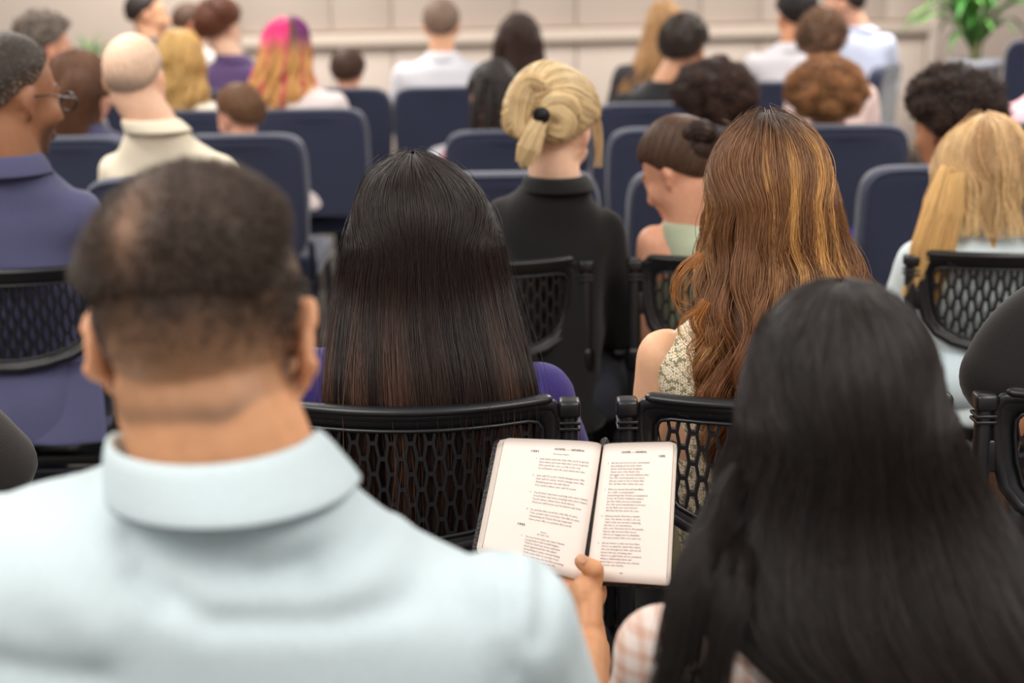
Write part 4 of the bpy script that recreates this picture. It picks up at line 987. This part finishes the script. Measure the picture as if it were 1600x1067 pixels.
person('man with dark hair facing right near the wall, top left', (232, 26), 8.0, (228, 172, 136), (90, 84, 90), sh((56, 46, 44), t=.012, L=.010, n=1500, seed=26, r=.0012, line=.1), yaw=75, pitch=2, s=1.02, sw=.16)
person('ruddy-faced person with brown hair looking right near the wall', (299, 40), 8.75, (216, 138, 108), (204, 196, 190), sh((96, 70, 56), t=.012, L=.010, n=1500, seed=27, r=.0012, line=.1), yaw=60, pitch=4, s=.96, sw=.14)
for s_, px, yc in (('navy padded chair under the man facing right near the wall', 225, 7.86), ('navy padded chair under the ruddy-faced person', 300, 8.61)):
    c = at(px, 120, yc); dup(b0, (c[0], yc, 0), s_, 0)
#PEOPLE_END

# ------------------------------------------------------------------ the open book
W_, H_ = .105, .172
PGL = dict(gt=at(940, 694, 1.755), gb=at(906, 908, 1.655), ot=at(788, 684, 1.775), ob=at(752, 864, 1.700))
PGR = dict(gt=at(942, 696, 1.755), gb=at(914, 908, 1.655), ot=at(1053, 690, 1.740), ob=at(1041, 914, 1.640))
def page_pt(P, u, v, off=0.0, side=1):
    """u 0 gutter..1 outer, v 0 top..1 bottom"""
    u = np.asarray(u, float)[..., None]; v = np.asarray(v, float)[..., None]
    p = (P['gt']*(1-u)+P['ot']*u)*(1-v)+(P['gb']*(1-u)+P['ob']*u)*v
    n = np.cross(P['ot']-P['gt'], P['gb']-P['gt']); n = n/np.linalg.norm(n); n = n*np.sign(n @ (CAM_LOC-P['gt']))
    hump = (.0095 if side < 0 else .0075)*np.sin(PI*np.clip(u, 0, 1)**.42)**1.0-.006*np.exp(-u/.03)
    return p+n*(hump+np.asarray(off, float).reshape(np.shape(u)) if np.ndim(off) else hump+off)
PAPER = mat('paper', (234, 224, 217), .8, .1, .01, 50); PAPERE = mat('page_edges', (240, 226, 208), .8, .1, .10, 8, .4, 20, stretch=(900, 900, 60))
LEATH = mat('book_leather', (34, 30, 31), .42, .5, .5, 180, .8, 250); INK = mat('ink', (104, 76, 78), .9, .05); INKB = mat('ink_bold', (70, 52, 56), .9, .05)
mid = (PGL['gb']+PGR['gb'])/2
book = thing('hymnal', 'open hymnal with black leather cover held above the chairs', 'book', mid)
def slab(P, side, u0, u1, v0, v1, o0, o1, nu=36, nv=14, round_=0, edge=.0):
    U = (.5-.5*np.cos(PI*np.linspace(0, 1, nu)))*(u1-u0)+u0; V = np.linspace(v0, v1, nv); Vt = []
    for o in (o0, o1):
        for v in V:
            for u in U:
                vv = v; uu = u
                if round_:   # rounded outer corners
                    q = max(0, (u-(u1-round_))/round_); lim = 1-math.sqrt(max(0, 1-q*q)); vv = v0+(v1-v0)*((v-v0)/(v1-v0)*(1-2*lim*.045)+lim*.045)
                if o == o1 and edge: uu = u+edge*(u/u1)
                Vt.append(page_pt(P, uu, vv, o, side))
    a = nu*nv; Fs = []
    for i in range(nv-1):
        for j in range(nu-1):
            q = i*nu+j; Fs += [(q, q+1, q+nu+1, q+nu), (a+q, a+q+nu, a+q+nu+1, a+q+1)]
    for i in range(nv-1):
        for j in (0, nu-1): q = i*nu+j; Fs.append((q, q+nu, a+q+nu, a+q))
    for j in range(nu-1):
        for i in (0, nv-1): q = i*nu+j; Fs.append((q, q+1, a+q+1, a+q))
    return np.array(Vt), Fs
for P, side in ((PGL, -1), (PGR, 1)):
    th = .016 if side < 0 else .007
    obj('page_block', slab(P, side, .0, 1.0, .0, 1.0, -.0006, -th, round_=.05, edge=.07 if side < 0 else .02), PAPERE, book)
    obj('page', slab(P, side, .0, .995, .0, 1.0, .0, -.0005, round_=.05), PAPER, book)
    for k in range(3 if side < 0 else 2):    # stepped sheets at the fore edge
        obj('page', slab(P, side, .55, 1.0+.022*(k+1), .0, 1.0, -.0025*(k+1), -.0025*(k+1)-.0005, nu=10, round_=.04), PAPER, book)
    obj('cover', slab(P, side, -.01, (1.125 if side < 0 else 1.05), -.022, 1.022, -th-.0008, -th-.0042, round_=.09), LEATH, book)
sp = [(PGL['gt']+PGR['gt'])/2, (PGL['gb']+PGR['gb'])/2]; nn = np.cross(PGR['ot']-PGR['gt'], PGR['gb']-PGR['gt']); nn /= np.linalg.norm(nn); nn *= np.sign(nn @ (CAM_LOC-mid))
obj('spine', tube([sp[0]+(sp[0]-sp[1])*.02-nn*.018, (sp[0]+sp[1])/2-nn*.018, sp[1]-(sp[0]-sp[1])*.02-nn*.018], .012, 14, flat=.6), LEATH, book)
obj('ribbon_marker', tube(resample([sp[0]-nn*.004, (sp[0]+sp[1])/2-nn*.008, sp[1]-nn*.006], 8), .0008, 6), mat('ribbon', (30, 26, 34), .6), book)

def text_mesh(s, size, bold=0.0, align='LEFT'):
    cu = bpy.data.curves.new('t', 'FONT'); cu.body = s; cu.size = size; cu.resolution_u = 2; cu.align_x = align; cu.offset = bold
    o = bpy.data.objects.new('t', cu); COL.objects.link(o); dg = bpy.context.evaluated_depsgraph_get(); dg.update()
    me = bpy.data.meshes.new_from_object(o.evaluated_get(dg)); bpy.data.objects.remove(o); bpy.data.curves.remove(cu)
    V = get_co(me); Fs = [tuple(p.vertices) for p in me.polygons]; bpy.data.meshes.remove(me); return V, Fs
def put(lines, P, side, name, m):
    """lines: (text, u of line start, v of baseline, size, bold, align, target width in u)"""
    parts = []
    for s, u, v, size, bold, al, wt in lines:
        V, Fs = text_mesh(s, size, bold, al)
        if len(V) == 0: continue
        kx = wt*W_/(V[:, 0].max()-V[:, 0].min()) if wt else 1.0
        X, Yt = V[:, 0]*kx, V[:, 1]
        uu = (u-X/W_) if side < 0 else (u+X/W_); vv = v-Yt/H_
        parts.append((page_pt(P, uu, vv, .00025, side), Fs))
    v, f = merge(parts); me = mesh_of(v, f, False); obj(name, me, m, book)
TL = []; SZ = .0034
left = [['Just taste and see that the Lord is good,', 'Just taste and see that the Lord is good;', "He's good for you, so He is for me,", 'So whatever you do, just taste and see.'],
        ["Just call O Lord\u2014He'll change your life;", "Just call O Lord\u2014He'll change your life;", 'Amazing grace He will afford', 'If in every place you call O Lord.'],
        ["You'll feel real love coming into your heart;", "You'll feel real love coming into your heart;", "You'll sense a flow from God above,", "And you will know you've found real love."],
        ['So praise the Lord for His life in you,', 'Yes, praise the Lord for His life in you;', 'Something of Christ He has imparted', 'Into your life; so praise the Lord!']]
def wd(s): return len(s)*.0122
for k, st in enumerate(left):
    v0 = .165+k*.1365
    TL.append((str(k+1), .635, v0, SZ*.95, 0, 'LEFT', 0))
    for i, s in enumerate(st): TL.append((s, .590, v0+i*.0255, SZ, 0, 'LEFT', wd(s)))
TL.append(('8.7.8.7.D', .42, .757, SZ*.8, 0, 'CENTER', .12)); TL.append(('Praise', .42, .735, SZ*.75, 0, 'CENTER', 0)); TL.append(('Praise Him', .38, .120, SZ*.8, 0, 'CENTER', .16))
v0 = .790; TL.append(('1', .640, v0, SZ*.95, 0, 'LEFT', 0))
for i, s in enumerate(['Do you know that you were chosen', 'Long before the world began,', 'That by God you were selected', 'And appointed for His plan?', 'Something in your inmost being', 'Tells you this is surely true;', "That's why you are in this meeting", 'And you feel the way you do.']):
    TL.append((s, .590, v0+i*.0242, SZ, 0, 'LEFT', wd(s)))
put(TL, PGL, -1, 'printed_verses', INK)
put([('GOSPEL \u2014 GENERAL', .46, .082, SZ*1.05, .00006, 'LEFT', .31), ('1331', .70, .108, SZ*1.15, .00012, 'LEFT', .075), ('1332', .70, .705, SZ*1.15, .00012, 'LEFT', .075)], PGL, -1, 'printed_headings', INKB)
TR = []
right = [['All the sins you\u2019ve e\u2019er committed,', 'Everything you\u2019ve ever done,', 'All by God has been forgiven,', 'Taken care of by God\u2019s Son.', 'Struggle not, we just believe this,', 'For His word assures it\u2019s true;', 'All you need to do is thank Him', 'For all that He\u2019s done for you.'],
         ['Did you know that all the Bible', 'Is a will, a testament?', 'Everything that Christ accomplished', 'Is for all God\u2019s children meant.', 'As His child you are included;', 'For His word stands fast and true;', 'So by faith you now inherit', 'All that He has done for you.'],
         ['Did you know God has a family?', 'Yes, He does; in fact, it\u2019s us.', 'That\u2019s why we are here enjoying', 'All He is, so marvelous.', 'He\u2019s our God and we\u2019re His people,', 'Day by day we love Him more,', 'We\u2019re so happy and so thankful,', 'We just praise Him o\u2019er and o\u2019er.'],
         ['All we know is that we love Him,', 'We\u2019re so glad for what He\u2019s done.', 'We are brought to Him, and we all', 'Know the joy of being one.', 'We\u2019re so glad that we\u2019re included,', 'What a fellowship have we!', 'We\u2019d like to welcome you, friend,', 'To God\u2019s own family.']]
for k, st in enumerate(right):
    v0 = .155+k*.1945
    TR.append((str(k+2), .115, v0, SZ*.95, 0, 'LEFT', 0))
    for i, s in enumerate(st): TR.append((s, .165, v0+i*.0222, SZ*.92, 0, 'LEFT', len(s)*.0150))
TR.append(('146', .44, .945, SZ*.9, 0, 'CENTER', 0))
put(TR, PGR, 1, 'printed_verses', INK)
put([('GOSPEL \u2014 GENERAL', .29, .078, SZ, .00006, 'LEFT', .35), ('1332', .80, .110, SZ*1.1, .00012, 'LEFT', .085)], PGR, 1, 'printed_headings', INKB)
#BOOK_END

# ------------------------------------------------------------------ plants
def leaf_mesh(L=.44, w=.019):
    n = 9; V = []; t = np.linspace(0, 1, n)
    for i in range(n):
        hw = w*math.sin(PI*min(.98, t[i]*.93+.05))**.7; x = L*t[i]; z = .30*L*math.sin(t[i]*PI*.75)-.25*L*t[i]**3
        V += [(x, -hw, z+hw*.25), (x, 0, z-.001), (x, hw, z+hw*.25)]
    Fs = [(i*3+j, i*3+j+1, i*3+j+4, i*3+j+3) for i in range(n-1) for j in (0, 1)]
    return cage(mesh_of(V, Fs), [('SOLIDIFY', dict(thickness=.0012))])
LEAF = [mat('leaf_green', (64, 128, 52), .45, .4, .2, 8), mat('leaf_pale', (112, 168, 84), .45, .4, .2, 8)]
lm = [leaf_mesh(), leaf_mesh()]
for i in (0, 1): lm[i].materials.append(LEAF[i]); lm[i].name = 'leaf'
def plant(label, base, h0, h, n, sc, pot_r, seed, pot_col, group=None):
    t = thing('potted_plant', label, 'plant', base); b = np.array(base, float); rs = np.random.RandomState(seed)
    prof = [(0, .72), (.02, .74), (h0*.5, .86), (h0-.04, 1.0), (h0-.04, 1.08), (h0, 1.08), (h0, .96), (h0-.05, .94)]
    V, Fs = [], []; M = 32
    for z, r in prof:
        for j in range(M): a = 2*PI*j/M; V.append(b+[pot_r*r*math.cos(a), pot_r*r*math.sin(a), z])
    for i in range(len(prof)-1):
        for j in range(M): q = (j+1) % M; Fs.append((i*M+j, i*M+q, (i+1)*M+q, (i+1)*M+j))
    Fs.append(tuple(range(M))[::-1]); Fs.append(tuple((len(prof)-1)*M+j for j in range(M)))
    pot = obj('pot', (np.array(V), Fs), mat('glazed_pot_%d' % seed, pot_col, .35, .5, .04, 6), t)
    obj('soil', ell(b+[0, 0, h0-.055], (pot_r*.93, pot_r*.93, .025)), mat('soil', (60, 46, 36), .95, .1, .4, 60, .8, 80), t)
    for k in range(3):
        a = k*2.1; obj('stem', tube([b+[.02*math.cos(a), .02*math.sin(a), h0-.05], b+[.04*math.cos(a), .04*math.sin(a), h0+h*.5]], [.012, .008], 8), mat('stem', (120, 130, 70), .6), t)
    for k in range(n):
        z = h0+h*(.05+.9*rs.uniform()**.8); el = R(rs.uniform(5, 70)*(.4+.6*(z-h0)/h)); az = rs.uniform(0, 2*PI)
        o = bpy.data.objects.new('leaf', lm[rs.randint(2)]); COL.objects.link(o); o.parent = t
        o.rotation_euler = (rs.uniform(-.3, .3), -el, az); f = sc*rs.uniform(.7, 1.15); o.scale = (f, f*1.1, f)
        o.location = (.03*math.cos(az), .03*math.sin(az), z)
    return t
p = at(1512, 110, 8.6); plant('leafy green plant in pale blue-grey pot by the front wall', (p[0]+.04, 8.6, 0), .92, .55, 110, 1.0, .15, 71, (206, 208, 220))
p = at(141, 80, 9.4); plant('small green plant top showing above the woman with straight brown hair', (p[0], 9.4, 0), .78, .22, 40, .42, .15, 72, (150, 130, 110))
